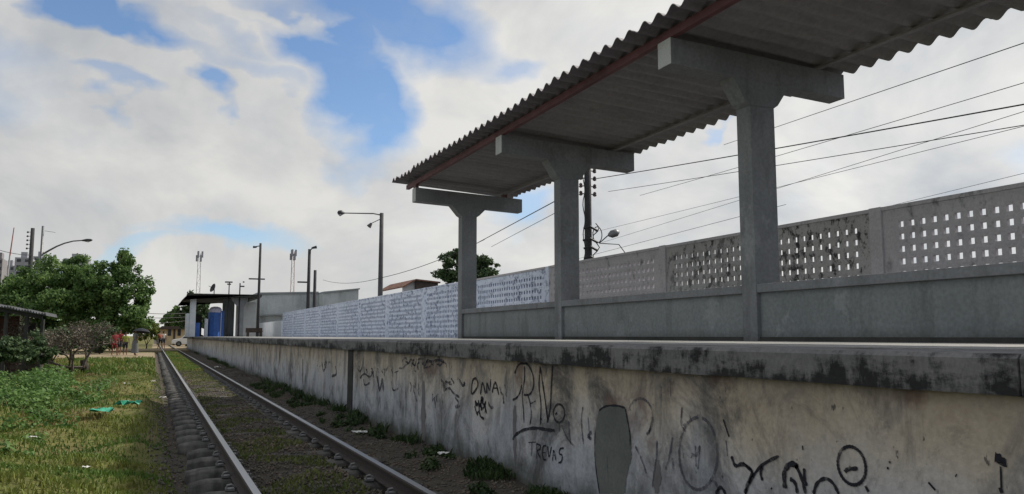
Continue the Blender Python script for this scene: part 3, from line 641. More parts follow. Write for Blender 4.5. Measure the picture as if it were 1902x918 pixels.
# ================================================================== BLOCK FENCE
FZ = 1.2 + 1.71; FS = 5.0; FT = .058
# first full post from the photo (u'=1340 at x=1625)
py0 = onX(1630, 450, FX).y
cell = .163; hole = .079
def panel_mesh(L_, rows, name, mat, inner=None):
    inn = []; b = MB(); zt = FZ - .18; cols = int((L_ - .46) / cell); y0 = .23 + (L_ - .46 - cols * cell) / 2; zb = zt - rows * cell
    x0, x1 = 0, FT
    def slab(ya, yb, za, zc):
        b.box(x0, x1, ya, yb, za, zc)
    # margins as closed boxes, grid by bars that butt
    slab(.10, L_ - .10, zt, FZ - .055); slab(.10, L_ - .10, PZ - .35, zb); slab(.10, y0, zb, zt); slab(y0 + cols * cell, L_ - .10, zb, zt)
    g = (cell - hole) / 2
    for r in range(rows):
        za = zb + r * cell
        for k in range(cols):
            ya = y0 + k * cell; o = [(ya, za), (ya + cell, za), (ya + cell, za + cell), (ya, za + cell)]
            i_ = [(ya + g, za + g), (ya + cell - g, za + g), (ya + cell - g, za + cell - g), (ya + g, za + cell - g)]
            vs_ = [(x0, *p) for p in o] + [(x0 + .004, *p) for p in i_] + [(x1, *p) for p in o] + [(x1 - .004, *p) for p in i_]
            fs_ = [(j, (j + 1) % 4, 4 + (j + 1) % 4, 4 + j) for j in range(4)] + [(8 + j, 12 + j, 12 + (j + 1) % 4, 8 + (j + 1) % 4) for j in range(4)] + [(4 + j, 4 + (j + 1) % 4, 12 + (j + 1) % 4, 12 + j) for j in range(4)]
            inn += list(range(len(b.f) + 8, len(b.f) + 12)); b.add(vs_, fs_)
    o = b.build(name, mat); me = o.data
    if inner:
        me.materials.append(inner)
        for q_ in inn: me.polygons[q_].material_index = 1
    bpy.data.objects.remove(o); me.name = name; return me
fence = empty('perforated_block_fence', (FX, 30, PZ), 'tall perforated concrete block fence behind the platform, bare grey near and whitewashed far', 'fence')
pm = {}
pm['g'] = panel_mesh(FS, 9, 'block_panel', M['fence_grey']); pm['w'] = panel_mesh(FS, 16, 'block_panel', M['fence_white'], worn('shaded_block_recess', (.16, .185, .27), (.34, .38, .48), 3, .9, .2)); pm['m'] = panel_mesh(FS, 9, 'block_panel', M['fence_moss'])  # hole sides of the white panels coloured dark to stand for their shade
for i in range(-4, 12):
    y = py0 + i * FS; white = i >= 2
    if y > 59: break
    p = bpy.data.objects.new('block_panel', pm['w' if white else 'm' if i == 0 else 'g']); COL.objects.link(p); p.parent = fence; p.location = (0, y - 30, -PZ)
    dz = random.uniform(-.006, .006)
    ps = MB().box(FX - (.008 if white else .03), FX + FT + .03, y - .10, y + .10, PZ - .4, FZ + .004 + dz).build('post', M['fence_white' if white else 'fence_grey'], fence, bevel=.006)
    MB().box(FX - .02, FX + FT + .02, y + .102, y + FS - .102, FZ - .053, FZ).build('cap_rail', M['fence_white' if i >= 3 else 'fence_grey'], fence, bevel=.005)
fence_end = y

# ================================================================== POLES, LAMPS, CABLES
def taper_pole(root, x, y, z0, z1, r0, r1, mat, n=12):
    return MB().tube([(x, y, z0), (x, y, (z0 + z1) / 2), (x, y, z1)], [r0, (r0 + r1) / 2, r1], n).build('pole', mat, root, smooth=True)
def cobra(root, p0, p1, name='lamp_head'):
    """lamp head from p0 (arm end) to p1"""
    p0, p1 = Vector(p0), Vector(p1); d = (p1 - p0); up = Vector((0, 0, 1))
    h = MB().tube([p0, p0 + d * .15, p0 + d * .5, p0 + d * .85, p1], [.035, .06, .12, .10, .03], 10).build('lamp_head', M['metal_dark'], root, smooth=True)
    q0 = p0 + d * .35 - up * .06; q1 = p0 + d * .9 - up * .05
    MB().tube([q0, (q0 + q1) / 2 - up * .02, q1], [.04, .09, .04], 8).build('lens', M['glass_lamp'], h, smooth=True)
# lamp post beyond the fence (x=707)
Yp = 36.0; pt = atY(709, 396, Yp); X = pt.x; Z = pt.z
lp = empty('street_lamp', (X, Yp, 0), 'concrete street lamp with long horizontal arm and small spotlight, behind the whitewashed fence', 'street lamp')
taper_pole(lp, X, Yp, 0, Z, .14, .09, M['pole'])
a1 = atY(640, 396, Yp - .3)
MB().tube([(X, Yp, Z - .1), (X - .4, Yp - .1, Z - .06), a1], [.03, .03, .025], 6).build('arm', M['metal_dark'], lp)
cobra(lp, a1, atY(627, 395, Yp - .4)); s = atY(690, 415, Yp - .2)
MB().tube([(X, Yp, Z - .25), s], .018, 6).build('bracket', M['metal_dark'], lp)
MB().tube([s, s + Vector((-.12, 0, -.16))], [.05, .11], 10).build('spotlight', M['metal_dark'], lp)
# power pole behind the middle column
Yq = 17.6; pq = atY(1093, 480, Yq); Xq = pq.x
pw = empty('power_pole', (Xq, Yq, 0), 'dark power pole with insulators and cable loops behind the fence, between two canopy columns', 'power pole')
taper_pole(pw, Xq, Yq, 0, 6.9, .105, .08, M['pole_dark'])
for z in (5.35, 5.15, 4.95, 4.75):
    MB().tube([(Xq - .22, Yq, z), (Xq + .24, Yq, z)], .014, 6).build('insulator_bracket', M['metal_dark'], pw)
    for s in (-1, 1): MB().lathe((Xq + s * .2, Yq, z - .05), [(.02, 0), (.05, .02), (.05, .04), (.025, .05), (.045, .07), (.04, .1), (.015, .12)], 8).build('insulator', M['ceramic'], pw)
MB().tube([(Xq - .17 - .03 * math.sin(k), Yq - .1, 5.4 - k * .12) for k in range(22)], .012, 5).build('down_cable', M['cable'], pw)
MB().tube([(Xq + .15 + .1 * math.sin(k * 1.3), Yq - .12, 4.0 - k * .1) for k in range(14)], .014, 5).build('down_cable', M['cable'], pw)
lc = atY(1106, 437, Yq); MB().tube([(lc.x + .13 * math.cos(t), Yq - .1, lc.z + .2 * math.sin(t)) for t in np.linspace(0, 6.6, 22)], .012, 5).build('cable_loop', M['cable'], pw)
for z, r in ((3.35, .2), (3.55, .22), (3.85, .2), (3.1, .19)): MB().tube([(Xq - r, Yq - .12, z), (Xq - .05, Yq - .19, z + .05), (Xq + r * .9, Yq - .12, z - .03)], .03, 6).build('splice_sleeve', M['cable'], pw)
# lamp head on an arm further back, right of the pole
Yl = 23.0; a = atY(1130, 437, Yl); c_ = atY(1150, 431, Yl - .1)
sl = empty('street_lamp', (a.x + 2.6, Yl + .6, 0), 'single dark cobra lamp head on a curved arm showing above the perforated fence', 'street lamp')
bx = atY(1113, 452, Yl + .3)
px_ = a.x - .12
taper_pole(sl, a.x + 2.6, Yl + .6, 0, 3.0, .1, .07, M['pole_dark'])
MB().tube([(a.x + 2.6, Yl + .6, 2.9), (a.x + 1.6, Yl + .3, 3.1), (bx.x + .7, Yl + .2, bx.z - .02), bx], .016, 6).build('arm', M['metal_dark'], sl)
MB().tube([bx, a], .018, 6).build('arm', M['metal_dark'], sl)
MB().tube([a, a + (c_ - a) * .3, a + (c_ - a) * .75, c_], [.05, .13, .13, .04], 10).build('lamp_head', M['metal'], sl, smooth=True)

def cable(p0, p1, sag, r, label, name='power_line', n=18):
    p0, p1 = Vector(p0), Vector(p1); pts = []
    for i in range(n + 1):
        t = i / n; q = p0.lerp(p1, t); q.z -= sag * 4 * t * (1 - t); pts.append(q)
    b = MB().tube(pts, r, 5)
    o0 = p0; return b.build(name, M['cable'], None, origin=tuple(o0), label=label, cat='cable', group='overhead cables along the platform')
def ext(pa, ya, pb, yb, far=0, near=.6):
    """cable through two photo points at known distances, carried on past the near one"""
    A, B = atY(*pa, ya), atY(*pb, yb); return A - (B - A) * far, B + (B - A) * near
def C2(pa, ya, pb, yb, sag, r, lab, far=0, near=.6): a, b_ = ext(pa, ya, pb, yb, far, near); cable(a, b_, sag, r, lab)
C2((1108, 332), 17.6, (1902, 187), 6.2, .05, .010, 'thickest black overhead cable, running from the power pole to the right')
C2((1130, 356), 17.6, (1902, 227), 6.2, .04, .006, 'thin overhead cable just below the thickest one, right of the canopy')
C2((1180, 412), 17.6, (1902, 232), 6.2, .02, .004, 'faint overhead wire crossing low over the perforated fence', .35)
C2((1200, 425), 21, (1902, 205), 7.2, .02, .005, 'faintest overhead wire between the two darker cables at the right', .3)
C2((1460, 230), 12, (1902, 80), 5.5, .0, .006, 'highest overhead wire climbing steeply to the upper right corner', .6)
C2((1300, 330), 14, (1902, 150), 6.0, .03, .005, 'pale thin wire second from the top at the right', .4)
C2((1500, 420), 16, (1902, 322), 8, .0, .004, 'hair thin wire lowest above the fence at the far right', .5)
C2((895, 447), 28, (1027, 376), 17.6, .0, .013, 'black cable rising between the first and second canopy columns', .12, .02)
C2((925, 452), 28, (1027, 398), 17.6, .0, .008, 'thin wire under the rising cable between the first two columns', .2, .02)
p_ = atY(709, 516, Yp); cable(atY(600, 520, 60), p_, .25, .012, 'sagging cable from the far roofs to the tall lamp post')
cable(p_, atY(900, 445, 28), .15, .013, 'sagging cable from the tall lamp post to the dark tree')
C2((1000, 500), 26, (1460, 380), 12, .0, .005, 'hair thin wire passing behind the two nearest columns', .1, .0)

# distant poles and masts, each built separately
def simple_pole(px, pytop, Y, wpx, label, arms=(), cat='power pole', mat='pole_dark', name='power_pole'):
    p = atY(px, pytop, Y); k = Y / (F * .914) ; r = wpx * k / 2; e_ = empty(name, (p.x, Y, 0), label, cat)
    taper_pole(e_, p.x, Y, 0, p.z, r * 1.15, r * .8, M[mat])
    for (dx0, dx1, dy) in arms:
        q0, q1 = atY(px + dx0, pytop + dy, Y), atY(px + dx1, pytop + dy, Y); MB().box(min(q0.x, q1.x), max(q0.x, q1.x), Y - .04, Y + .04, q0.z - .05, q0.z + .05).build('crossarm', M['metal_dark'], e_)
    return e_, p, k
e_, p, k = simple_pole(484, 452, 64, 4.5, 'tall thin power pole with two crossarms behind the far shelter roof', [(-22, 8, 66)])
MB().tube([(p.x, 64, p.z - .2), atY(476, 458, 64)], .04, 6).build('arm', M['metal_dark'], e_); MB().tube([atY(477, 459, 64), atY(470, 459, 64)], [.06, .09], 8).build('lamp_head', M['metal_dark'], e_)
e_, p, k = simple_pole(575, 463, 54, 6, 'thick dark street lamp pole with short lamp, middle of the far warehouse', [], 'street lamp', name='street_lamp')
MB().tube([(p.x, 54, p.z - .15), atY(580, 461, 54)], .04, 6).build('arm', M['metal_dark'], e_); MB().tube([atY(579, 461, 54), atY(588, 459, 54)], [.06, .1], 8).build('lamp_head', M['metal_dark'], e_)
simple_pole(585.5, 502, 56, 6, 'shorter dark pole right beside the thick lamp pole', [(-33, -12, 22)])
simple_pole(426, 524, 66, 2, 'thin television aerial with crossbar on the far shelter roof', [(-8, 6, 0), (-4, 3, 4)], 'aerial', name='aerial')
simple_pole(446, 526, 66, 2.4, 'short dark stub aerial on the far shelter roof', [(5, 8, -2), (0, 8, 6)], 'aerial', name='aerial')
# lattice masts
def mast(px, pytop, pybase, Y, wpx, label, mat):
    t = atY(px, pytop, Y); k = Y / (F * .914); w = wpx * k / 2; e_ = empty('radio_mast', (t.x, Y, 0), label, 'radio mast'); b = MB(); H = t.z; n = 14; w *= .8
    for sx, sy in ((-1, -1), (1, -1), (1, 1), (-1, 1)): b.tube([(t.x + sx * w * 1.5, Y + sy * w * 1.5, 0), (t.x + sx * w * .8, Y + sy * w * .8, H)], .055, 4)
    for i in range(n):
        z0, z1 = H * i / n, H * (i + 1) / n; w0 = w * (1.5 - .7 * i / n); s = 1 if i % 2 else -1
        b.tube([(t.x - s * w0, Y - w0, z0), (t.x + s * w0, Y - w0, z1)], .035, 4); b.tube([(t.x - w0, Y - w0, z0), (t.x + w0, Y - w0, z0)], .03, 4); b.tube([(t.x - w0, Y + s * w0, z0), (t.x - w0, Y - s * w0, z1)], .035, 4)
    b.build('lattice', mat, e_)
    for j in range(6):
        a = j * math.pi / 3; r = w * 1.7; z = H - (1.6 if j % 2 else .4)
        MB().box(t.x + r * math.cos(a) - .25, t.x + r * math.cos(a) + .25, Y + r * math.sin(a) - .15, Y + r * math.sin(a) + .15, z - 1.0, z + .9).build('antenna', M['tower_far'], e_)
M['mast'] = MT('pale_galvanised_mast').col((.36, .36, .38)).rough(.6).m
mast(371, 470, 540, 260, 6, 'pale lattice radio mast left, above the far shelter roof', M['mast'])
mast(545, 467, 540, 240, 6, 'pale reddish lattice radio mast behind the warehouse', worn('faded_red_white_mast', (.42, .33, .32), (.45, .4, .39), 2, .6, 0))
# satellite dish on the far shelter
d = atY(398, 536, 68); dish = empty('satellite_dish', (d.x, 68, 4.1), 'dark satellite dish tilted on the roof of the far shelter', 'satellite dish')
b = MB(); prof = [(0.01, 0), (.15, .02), (.28, .08), (.36, .15), (.35, .16), (.27, .1), (.13, .04), (.01, .02)]
ax = Vector((-.85, -.35, .35)).normalized(); t0 = ax.orthogonal().normalized(); t1 = ax.cross(t0); vv = []; n = 20
for r, z in prof:
    for j in range(n): a = 2 * math.pi * j / n; vv.append(d + ax * z + (t0 * math.cos(a) + t1 * math.sin(a)) * r)
b.add(vv, [(i * n + j, i * n + (j + 1) % n, (i + 1) * n + (j + 1) % n, (i + 1) * n + j) for i in range(len(prof) - 1) for j in range(n)]); b.build('reflector', M['metal_dark'], dish, smooth=True)
MB().tube([(d.x, 68, 4.2), (d.x, 68, d.z - .05)], .04, 6).build('mount', M['metal_dark'], dish)
MB().tube([d, d + ax * .5], .02, 5).build('feed_arm', M['metal_dark'], dish)

# left poles
e_, p, k = simple_pole(61, 424, 68, 6.5, 'dark power pole with insulator rack rising from the trees at the far left')
for j, z in enumerate((.3, .6, .9, 1.2, 1.5)):
    MB().tube([(p.x, 68, p.z - z), (p.x - .32, 68, p.z - z)], .02, 5).build('insulator_bracket', M['metal_dark'], e_); MB().lathe((p.x - .3, 68, p.z - z - .08), [(.03, 0), (.07, .03), (.07, .08), (.03, .14)], 8).build('insulator', M['ceramic'], e_)
e_, p, k = simple_pole(80, 420, 70, 4.2, 'slim grey street lamp with long upswept arm beside the dark power pole', [], 'street lamp', 'metal', 'street_lamp')
pts_ = [atY(x, y, 70 - .2 * i) for i, (x, y) in enumerate([(80, 472), (92, 465), (105, 458), (120, 452), (136, 448), (150, 447)])]
MB().tube(pts_, [.07, .07, .06, .055, .05, .05], 6).build('arm', M['metal'], e_)
cobra(e_, pts_[-1], atY(172, 446, 68.8))
MB().tube([atY(83, 429, 70), atY(103, 432, 70)], .015, 5).build('bracket', M['metal'], e_)
cable(atY(-60, 440, 60), atY(61, 474, 68), .3, .02, 'drooping cable at the far left reaching the dark power pole')
for j, (ya, yb) in enumerate(((582, 590), (591, 597), (605, 604))):
    cable(atY(215, ya - 6, 90), atY(345, yb - 8, 96), .2, .03, ['topmost', 'middle', 'lowest'][j] + ' of three thin cables crossing above the line in the distance')

# ================================================================== BUILDINGS
# far shelter on the platform
Yn, Yf = 66.0, 79.0
sh = empty('far_shelter', (5, 70, PZ), 'flat roofed station shelter with white pillar at the far end of the platform', 'shelter')
tl, trr = atY(342, 548, Yn + 6), atY(484, 547, Yn)
zr = atY(420, 547, Yn).z
X0 = atY(347, 560, Yn).x; X1 = trr.x
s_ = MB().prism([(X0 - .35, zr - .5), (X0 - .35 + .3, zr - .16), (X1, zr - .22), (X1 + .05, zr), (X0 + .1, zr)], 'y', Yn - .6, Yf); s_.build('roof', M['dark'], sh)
def vx(px, Y=Yn): return atY(px, 600, Y).x
def vz(py, Y=Yn): return atY(420, py, Y).z
MB().box(vx(352), vx(363), Yn + .0, Yn + .6, PZ, zr - .2).build('pillar', M['white'], sh); MB().box(vx(346), vx(351.8), Yn + .05, Yn + 2.5, PZ, vz(583)).build('side_wall', M['white'], sh)
MB().box(vx(418), vx(441), Yn + 3, Yn + 3.2, PZ, zr - .25).build('back_wall', M['recess'], sh)
cc = MB().prism([(vx(441), PZ), (vx(452), PZ), (vx(452), vz(570)), (vx(459), vz(558)), (vx(459), zr - .23), (vx(428), zr - .23), (vx(430), vz(558)), (vx(441), vz(570))], 'y', Yn, Yn + .35); cc.build('column', M['paint_grey'], sh)
MB().box(vx(455), vx(479), Yn + 1.5, Yn + 8, PZ, zr - .5).build('rear_wall', M['pale_and_lit'], sh)
MB().box(vx(364), vx(380), Yn + 4, Yn + 4.2, PZ, vz(583)).build('counter_wall', M['dark'], sh)
MB().box(vx(413), vx(418), Yn + 1.0, Yn + 1.3, PZ, vz(577)).build('blue_post', M['blue'], sh); MB().box(vx(364), vx(372), Yn + .3, Yn + .5, PZ, vz(600)).build('blue_panel', M['blue'], sh)
# blue kiosk inside the shelter, rounded, pale top
kx0, kx1 = vx(388), vx(413); kr = (kx1 - kx0) / 2; kc = ((kx0 + kx1) / 2, Yn + 1.2)
kz = vz(580); kt = vz(569)
kiosk = empty('ticket_booth', (kc[0], kc[1], PZ), 'narrow blue ticket booth with a pale rounded top under the far shelter', 'ticket booth')
oct_ = [(kc[0] + kr * 1.0 * math.cos(R(a)), kc[1] + kr * math.sin(R(a))) for a in range(20, 380, 40)]
MB().prism(oct_, 'z', PZ, kz).build('body', M['blue'], kiosk)
MB().tube([(kc[0] + .03, kc[1], kz + .002), (kc[0] + .03, kc[1], kz + .25), (kc[0] + .03, kc[1], kt - .06), (kc[0] + .03, kc[1], kt)], [kr * .98, kr * .95, kr * .7, kr * .3], 12).build('top', M['lilac'], kiosk)
MB().box(kc[0] - kr * 1.5, kc[0] - kr * 1.02, kc[1] - .3, kc[1] + .4, PZ, kz - .5).build('side_panel', M['white'], kiosk)
# brown low bench right of the shelter
bx0, bx1 = atY(457, 615, 60).x, atY(488, 615, 60).x
bn = empty('bench', ((bx0 + bx1) / 2, 60, PZ), 'low dark brown bench on the platform between far shelter and whitewashed fence', 'bench')
MB().box(bx0, bx1, 59.8, 60.25, PZ + .36, PZ + .42).build('seat', M['brown'], bn); MB().box(bx0, bx1, 60.27, 60.32, PZ + .3, PZ + .62).build('backrest', M['brown'], bn)
for s in (bx0 + .05, bx1 - .2): MB().box(s, s + .15, 59.85, 60.22, PZ, PZ + .358).build('leg', M['brown'], bn)
# plain low white wall that continues the fence to the shelter
MB().box(FX - .02, FX + .1, fence_end + .12, 79.5, PZ - .3, 1.2 + 1.15).build('white_boundary_wall', M['white'], None, (FX, fence_end, 0), label='plain low whitewashed wall at the far end of the block fence', cat='wall')
# warehouse
Yw = 78; wh = empty('warehouse', (13, Yw, 0), 'pale grey windowless warehouse with low pitched roof behind the far fence', 'warehouse')
wz0, wz1, wz2 = atY(486, 547, Yw).z, atY(590, 545, Yw).z, atY(655, 540, Yw).z; a, b2, c2 = atY(478, 600, Yw).x, atY(590, 600, Yw).x, atY(655, 600, Yw).x
MB().prism([(a, 0), (b2, 0), (b2, wz1), (a, wz0)], 'y', Yw, Yw + 14).build('wall', M['warehouse'], wh)
MB().prism([(b2 + .01, 0), (c2, 0), (c2, wz2), (b2 + .01, wz1 - .1)], 'y', Yw - 2.2, Yw + 12).build('wall', M['white' if 0 else 'warehouse'], wh)
MB().prism([(a - .1, wz0 + .002), (b2, wz1 + .002), (b2, wz1 + .16), (a - .1, wz0 + .16)], 'y', Yw - .15, Yw + 14).build('roof', M['metalroof'], wh)
MB().prism([(b2 + .012, wz1 - .095), (c2 + .1, wz2 + .002), (c2 + .1, wz2 + .12), (b2 + .012, wz1 + .05)], 'y', Yw - 2.35, Yw + 12).build('roof', M['metalroof'], wh)
za, zb_ = atY(540, 575, Yw).z, atY(540, 580, Yw).z
MB().prism([(a + .1, zb_ - .4), (b2 - .1, zb_ - .1), (b2 - .1, zb_ + .02), (a + .1, zb_ - .28)], 'y', Yw - .9, Yw - .003).build('canopy_ledge', M['metalroof'], wh)
# small gabled house
Yh = 42; hs = empty('small_house', (atY(778, 540, Yh).x, Yh, 0), 'small house with dark pitched roof and pale gable behind the fence', 'house')
hx = lambda p: atY(p, 530, Yh).x; hz = lambda p: atY(775, p, Yh).z
MB().prism([(hx(749), 0), (hx(785), 0), (hx(785), hz(526)), (hx(770), hz(521)), (hx(749), hz(532))], 'y', Yh, Yh + .2).build('wall', M['pale_and_lit'], hs)
MB().prism([(hx(770), hz(521)), (hx(812), hz(525)), (hx(812), hz(545)), (hx(770), hz(540))], 'y', Yh - .15, Yh - .003).build('fascia', M['brown'], hs)
MB().prism([(hx(746), hz(533)), (hx(770), hz(519)), (hx(815), hz(523)), (hx(815), hz(525.5)), (hx(770), hz(521.5)), (hx(746), hz(535.5))], 'y', Yh - .3, Yh + 5).build('roof', M['tile'], hs)
# shack at far left
Ys = 25.0
sk = empty('roadside_shack', (atY(20, 620, Ys).x, Ys, 0), 'dark open shack with a sagging tiled roof edge and brick wall at the left border', 'shack')
e0, e1 = atY(-120, 545, Ys), atY(92, 584, Ys)
zs = lambda x: e0.z + (e1.z - e0.z) * (x - e0.x) / (e1.x - e0.x)
b = MB(); n = 40
for i in range(n):
    xa = e0.x + (e1.x - e0.x) * i / n; xb = e0.x + (e1.x - e0.x) * (i + .97) / n; b.prism([(xa, zs(xa) - .05), (xb, zs(xb) - .05), ((xa + xb) / 2, zs(xa) + .01 + .02 * math.sin(i))], 'y', Ys - .7, Ys + 2)
b.build('roof', M['metal_dark'], sk)
MB().prism([(e0.x, zs(e0.x) - .16), (e1.x - .1, zs(e1.x - .1) - .16), (e1.x - .1, zs(e1.x - .1) - .055), (e0.x, zs(e0.x) - .055)], 'y', Ys - .55, Ys - .45).build('eaves_beam', M['dark'], sk)
w0, w1 = atY(-100, 600, Ys).x, atY(28, 600, Ys).x
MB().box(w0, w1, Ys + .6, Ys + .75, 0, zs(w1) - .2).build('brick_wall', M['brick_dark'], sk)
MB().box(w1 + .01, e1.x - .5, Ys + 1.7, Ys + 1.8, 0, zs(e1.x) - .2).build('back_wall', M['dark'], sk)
for px in (10, 48, 78): q_ = atY(px, 600, Ys - .5).x; MB().tube([(q_, Ys - .5, -.05), (q_ + .02, Ys - .5, zs(q_) - .165)], .05, 7).build('post', M['dark'], sk)
# low mixed items under the shack: crates and a blue drum
b = empty('stacked_crate', (w1 + .3, Ys - .1, .05), 'dark slatted crate standing under the shack roof', 'crate')
for j in range(4): MB().box(w1 + .0, w1 + .7, Ys - .3, Ys + .2, .06 + j * .14, .15 + j * .14).build('slat', M['brown'], b)
# high-rises
def highrise(px0, px1, pyt, Y, label, mat):
    a, c = atY(px0, pyt, Y), atY(px1, pyt, Y); e_ = empty('tower_block', ((a.x + c.x) / 2, Y, 0), label, 'tower block', 'tower blocks on the left skyline')
    MB().box(a.x, c.x, Y, Y + 14, 0, a.z).build('wall', M[mat], e_); nfl = int(a.z / 3.1); w = c.x - a.x; nw = max(2, int(w / 3))
    MB().box(a.x + w * .3, a.x + w * .7, Y + 3, Y + 9, a.z, a.z + 3.0).build('roof_house', M[mat], e_)
    cnt = 0
    for f_ in range(nfl - 1, max(nfl - 9, 0), -1):
        for j in range(nw):
            x = a.x + w * (j + .25) / nw; MB().box(x, x + w / nw * .5, Y - .05, Y - .002, f_ * 3.1 + .9 - (nfl * 3.1 - a.z), f_ * 3.1 + 2.3 - (nfl * 3.1 - a.z)).build('window', M['window'], e_)
highrise(-8, 5, 480, 430, 'narrow brownish tower block cut by the left border', 'tower_far2')
highrise(6, 28, 493, 480, 'shorter pale tower block between two taller ones at the left border', 'tower_far')
highrise(28, 58, 478, 460, 'pale tower block directly behind the dark power pole', 'tower_far')
highrise(62, 86, 476, 520, 'pale tower block between the dark pole and the tree crown', 'tower_far')
highrise(118, 165, 480, 500, 'pale tower block peeping over the big leafy tree', 'tower_far')
# red radio mast far left
t = atY(26, 423, 300); m_ = empty('red_mast', (t.x, 300, 0), 'thin red and white mast standing above the towers at far left', 'mast')
MB().tube([(t.x - .9, 300, 20), (t.x - .6, 300, t.z - 9)], .25, 5).build('mast_tube', M['mast'], m_); MB().tube([(t.x - .6, 300, t.z - 9.0), (t.x, 300, t.z)], [.22, .14], 5).build('mast_tube', M['red_metal'], m_)
MB().box(t.x - 1.4, t.x - .4, 299.5, 300.5, 0, 20).build('base_tower', M['mast'], m_)
# cream house and wall beyond the crossing
Yc = 110; ch = empty('cream_house', (atY(318, 615, Yc).x, Yc, 0), 'low cream house with brown tile roof beyond the level crossing', 'house')
hx = lambda p: atY(p, 615, Yc).x; hz = lambda p: atY(315, p, Yc).z
w_ = MB().box(hx(297), hx(350), Yc, Yc + 6, 0, hz(612)).build('wall', M['cream'], ch)
MB().prism([(hx(294), hz(611.8)), (hx(352), hz(611.8)), (hx(348), hz(606)), (hx(300), hz(606))], 'y', Yc - .6, Yc + 6.5).build('roof', M['brown'], ch)
for p in (312, 330): MB().box(hx(p), hx(p + 6), Yc - .06, Yc - .002, 1.2, 2.1).build('window', M['window'], ch)
MB().box(hx(322), hx(326), Yc - .06, Yc - .002, .03, 2.1).build('door', M['brown'], ch)

# ================================================================== TREES
def tree(name, label, cat, base, trunk_h, r, blobs, nleaf, size, mat, bark='bark', group=None, hollow=.35, limbs=True, up=.3):
    e_ = empty(name, base, label, cat, group); base = Vector(base); b = MB()
    fork = base + Vector((0, 0, trunk_h)); b.tube([base - Vector((0, 0, .1)), base + Vector((.03, 0, trunk_h * .5)), fork], [r * 1.3, r, r * .85], 9)
    for c, rd in blobs:
        c = Vector(c); mid = fork.lerp(c, .5) + Vector((random.uniform(-.2, .2), random.uniform(-.2, .2), .15)); b.tube([fork - Vector((0, 0, .15)), mid, c], [r * .55, r * .35, r * .12], 6)
        for k in range(3):
            d_ = Vector([random.uniform(-1, 1) for _ in range(3)]).normalized(); b.tube([mid.lerp(c, .5), c + Vector([d_[i] * rd[i] * .8 for i in range(3)])], [r * .2, r * .05], 5)
    b.build('trunk', M[bark], e_, smooth=True)
    C_, R_ = [], []
    for c, rd in blobs:                                   # break each lobe into clumps
        for k in range(16):
            d_ = RNG.normal(size=3); d_ /= np.linalg.norm(d_); f_ = RNG.uniform(.35, 1.02); C_.append(np.array(c) + d_ * np.array(rd) * f_); s = RNG.uniform(.20, .42); R_.append(np.array(rd) * s)
    V, Q = leafcloud(C_, R_, nleaf, size, up, .15); npmesh('crown', V, Q, M[mat], e_); return e_
def bl(px, py, Y, rx, rz, ry=None):
    k = Y / (F * .914); c = atY(px, py, Y); return ((c.x, c.y, c.z), (rx * k, (ry or rx) * k, rz * k))
tree('leafy_tree', 'tall bright green leafy tree overhanging the left side of the track', 'tree', (atY(184, 640, 62).x, 62, 0), 2.0, .22,
     [bl(228, 500, 62, 22, 26), bl(200, 530, 62, 34, 38), bl(250, 540, 61.3, 26, 34), bl(225, 580, 60.8, 40, 34), bl(175, 560, 62.7, 40, 42), bl(262, 585, 62, 20, 26), bl(165, 510, 63.5, 30, 25), bl(236, 484, 62, 13, 18), bl(205, 605, 61.4, 34, 18), bl(180, 535, 62, 36, 40), bl(250, 604, 61.4, 22, 11), bl(160, 600, 62, 32, 20), bl(235, 606, 62.7, 26, 12), bl(185, 612, 63.5, 30, 12), bl(268, 560, 62, 14, 24)],
     34000, .112, 'leaf')
tree('leafy_tree', 'broad darker green tree crowding behind the shack, left of the tall leafy tree', 'tree', (atY(85, 640, 65).x, 65, 0), 2.0, .28,
     [bl(120, 520, 65, 40, 34), bl(75, 540, 65, 62, 36), bl(30, 548, 65, 40, 32), bl(105, 575, 63.5, 62, 36), bl(45, 590, 63.5, 42, 30), bl(0, 570, 66.4, 34, 34), bl(140, 500, 66.4, 26, 20), bl(-40, 560, 66.4, 40, 40), bl(150, 530, 65, 36, 34), bl(60, 515, 65.7, 30, 20), bl(130, 600, 63.5, 40, 24), bl(80, 620, 63.5, 40, 18)],
     36000, .115, 'leaf')
tree('round_tree', 'dark rounded tree standing behind the fence and the first canopy column', 'tree', (atY(870, 520, 37).x, 37, 0), 2.3, .16,
     [bl(845, 490, 37, 28, 24), bl(880, 488, 37, 34, 24), bl(915, 508, 37, 22, 18), bl(830, 512, 37, 20, 20), bl(870, 515, 37, 50, 22), bl(852, 472, 37, 18, 10)], 9000, .09, 'leaf_dark')
tree('distant_tree', 'dark green distant tree directly left of the far shelter', 'tree', (atY(350, 600, 100).x, 100, 0), 2, .2,
     [bl(352, 575, 100, 16, 24), bl(338, 590, 100, 12, 18), bl(372, 575, 100, 18, 20), bl(385, 590, 100, 16, 20)], 3500, .22, 'leaf_dark')
tree('distant_tree', 'mid green rounded distant tree beyond the level crossing', 'tree', (atY(315, 600, 125).x, 125, 0), 2, .2,
     [bl(322, 588, 125, 14, 14), bl(310, 596, 125, 12, 10), bl(330, 600, 125, 12, 10)], 2500, .25, 'leaf')
tree('flowering_shrub', 'yellow green shrub beside the track at the level crossing', 'shrub', (atY(272, 640, 80).x, 80, 0), .5, .06,
     [bl(276, 612, 80, 12, 12), bl(262, 620, 80, 10, 10), bl(287, 622, 80, 6, 9)], 2600, .09, 'leaf_yellow')
tree('flowering_shrub', 'pale yellow green bush behind the crossing at the end of the rails', 'shrub', (atY(292, 630, 118).x, 118, 0), .5, .06,
     [bl(290, 612, 118, 8, 10), bl(300, 620, 118, 10, 7), bl(280, 606, 118, 10, 10)], 2200, .12, 'leaf_yellow')
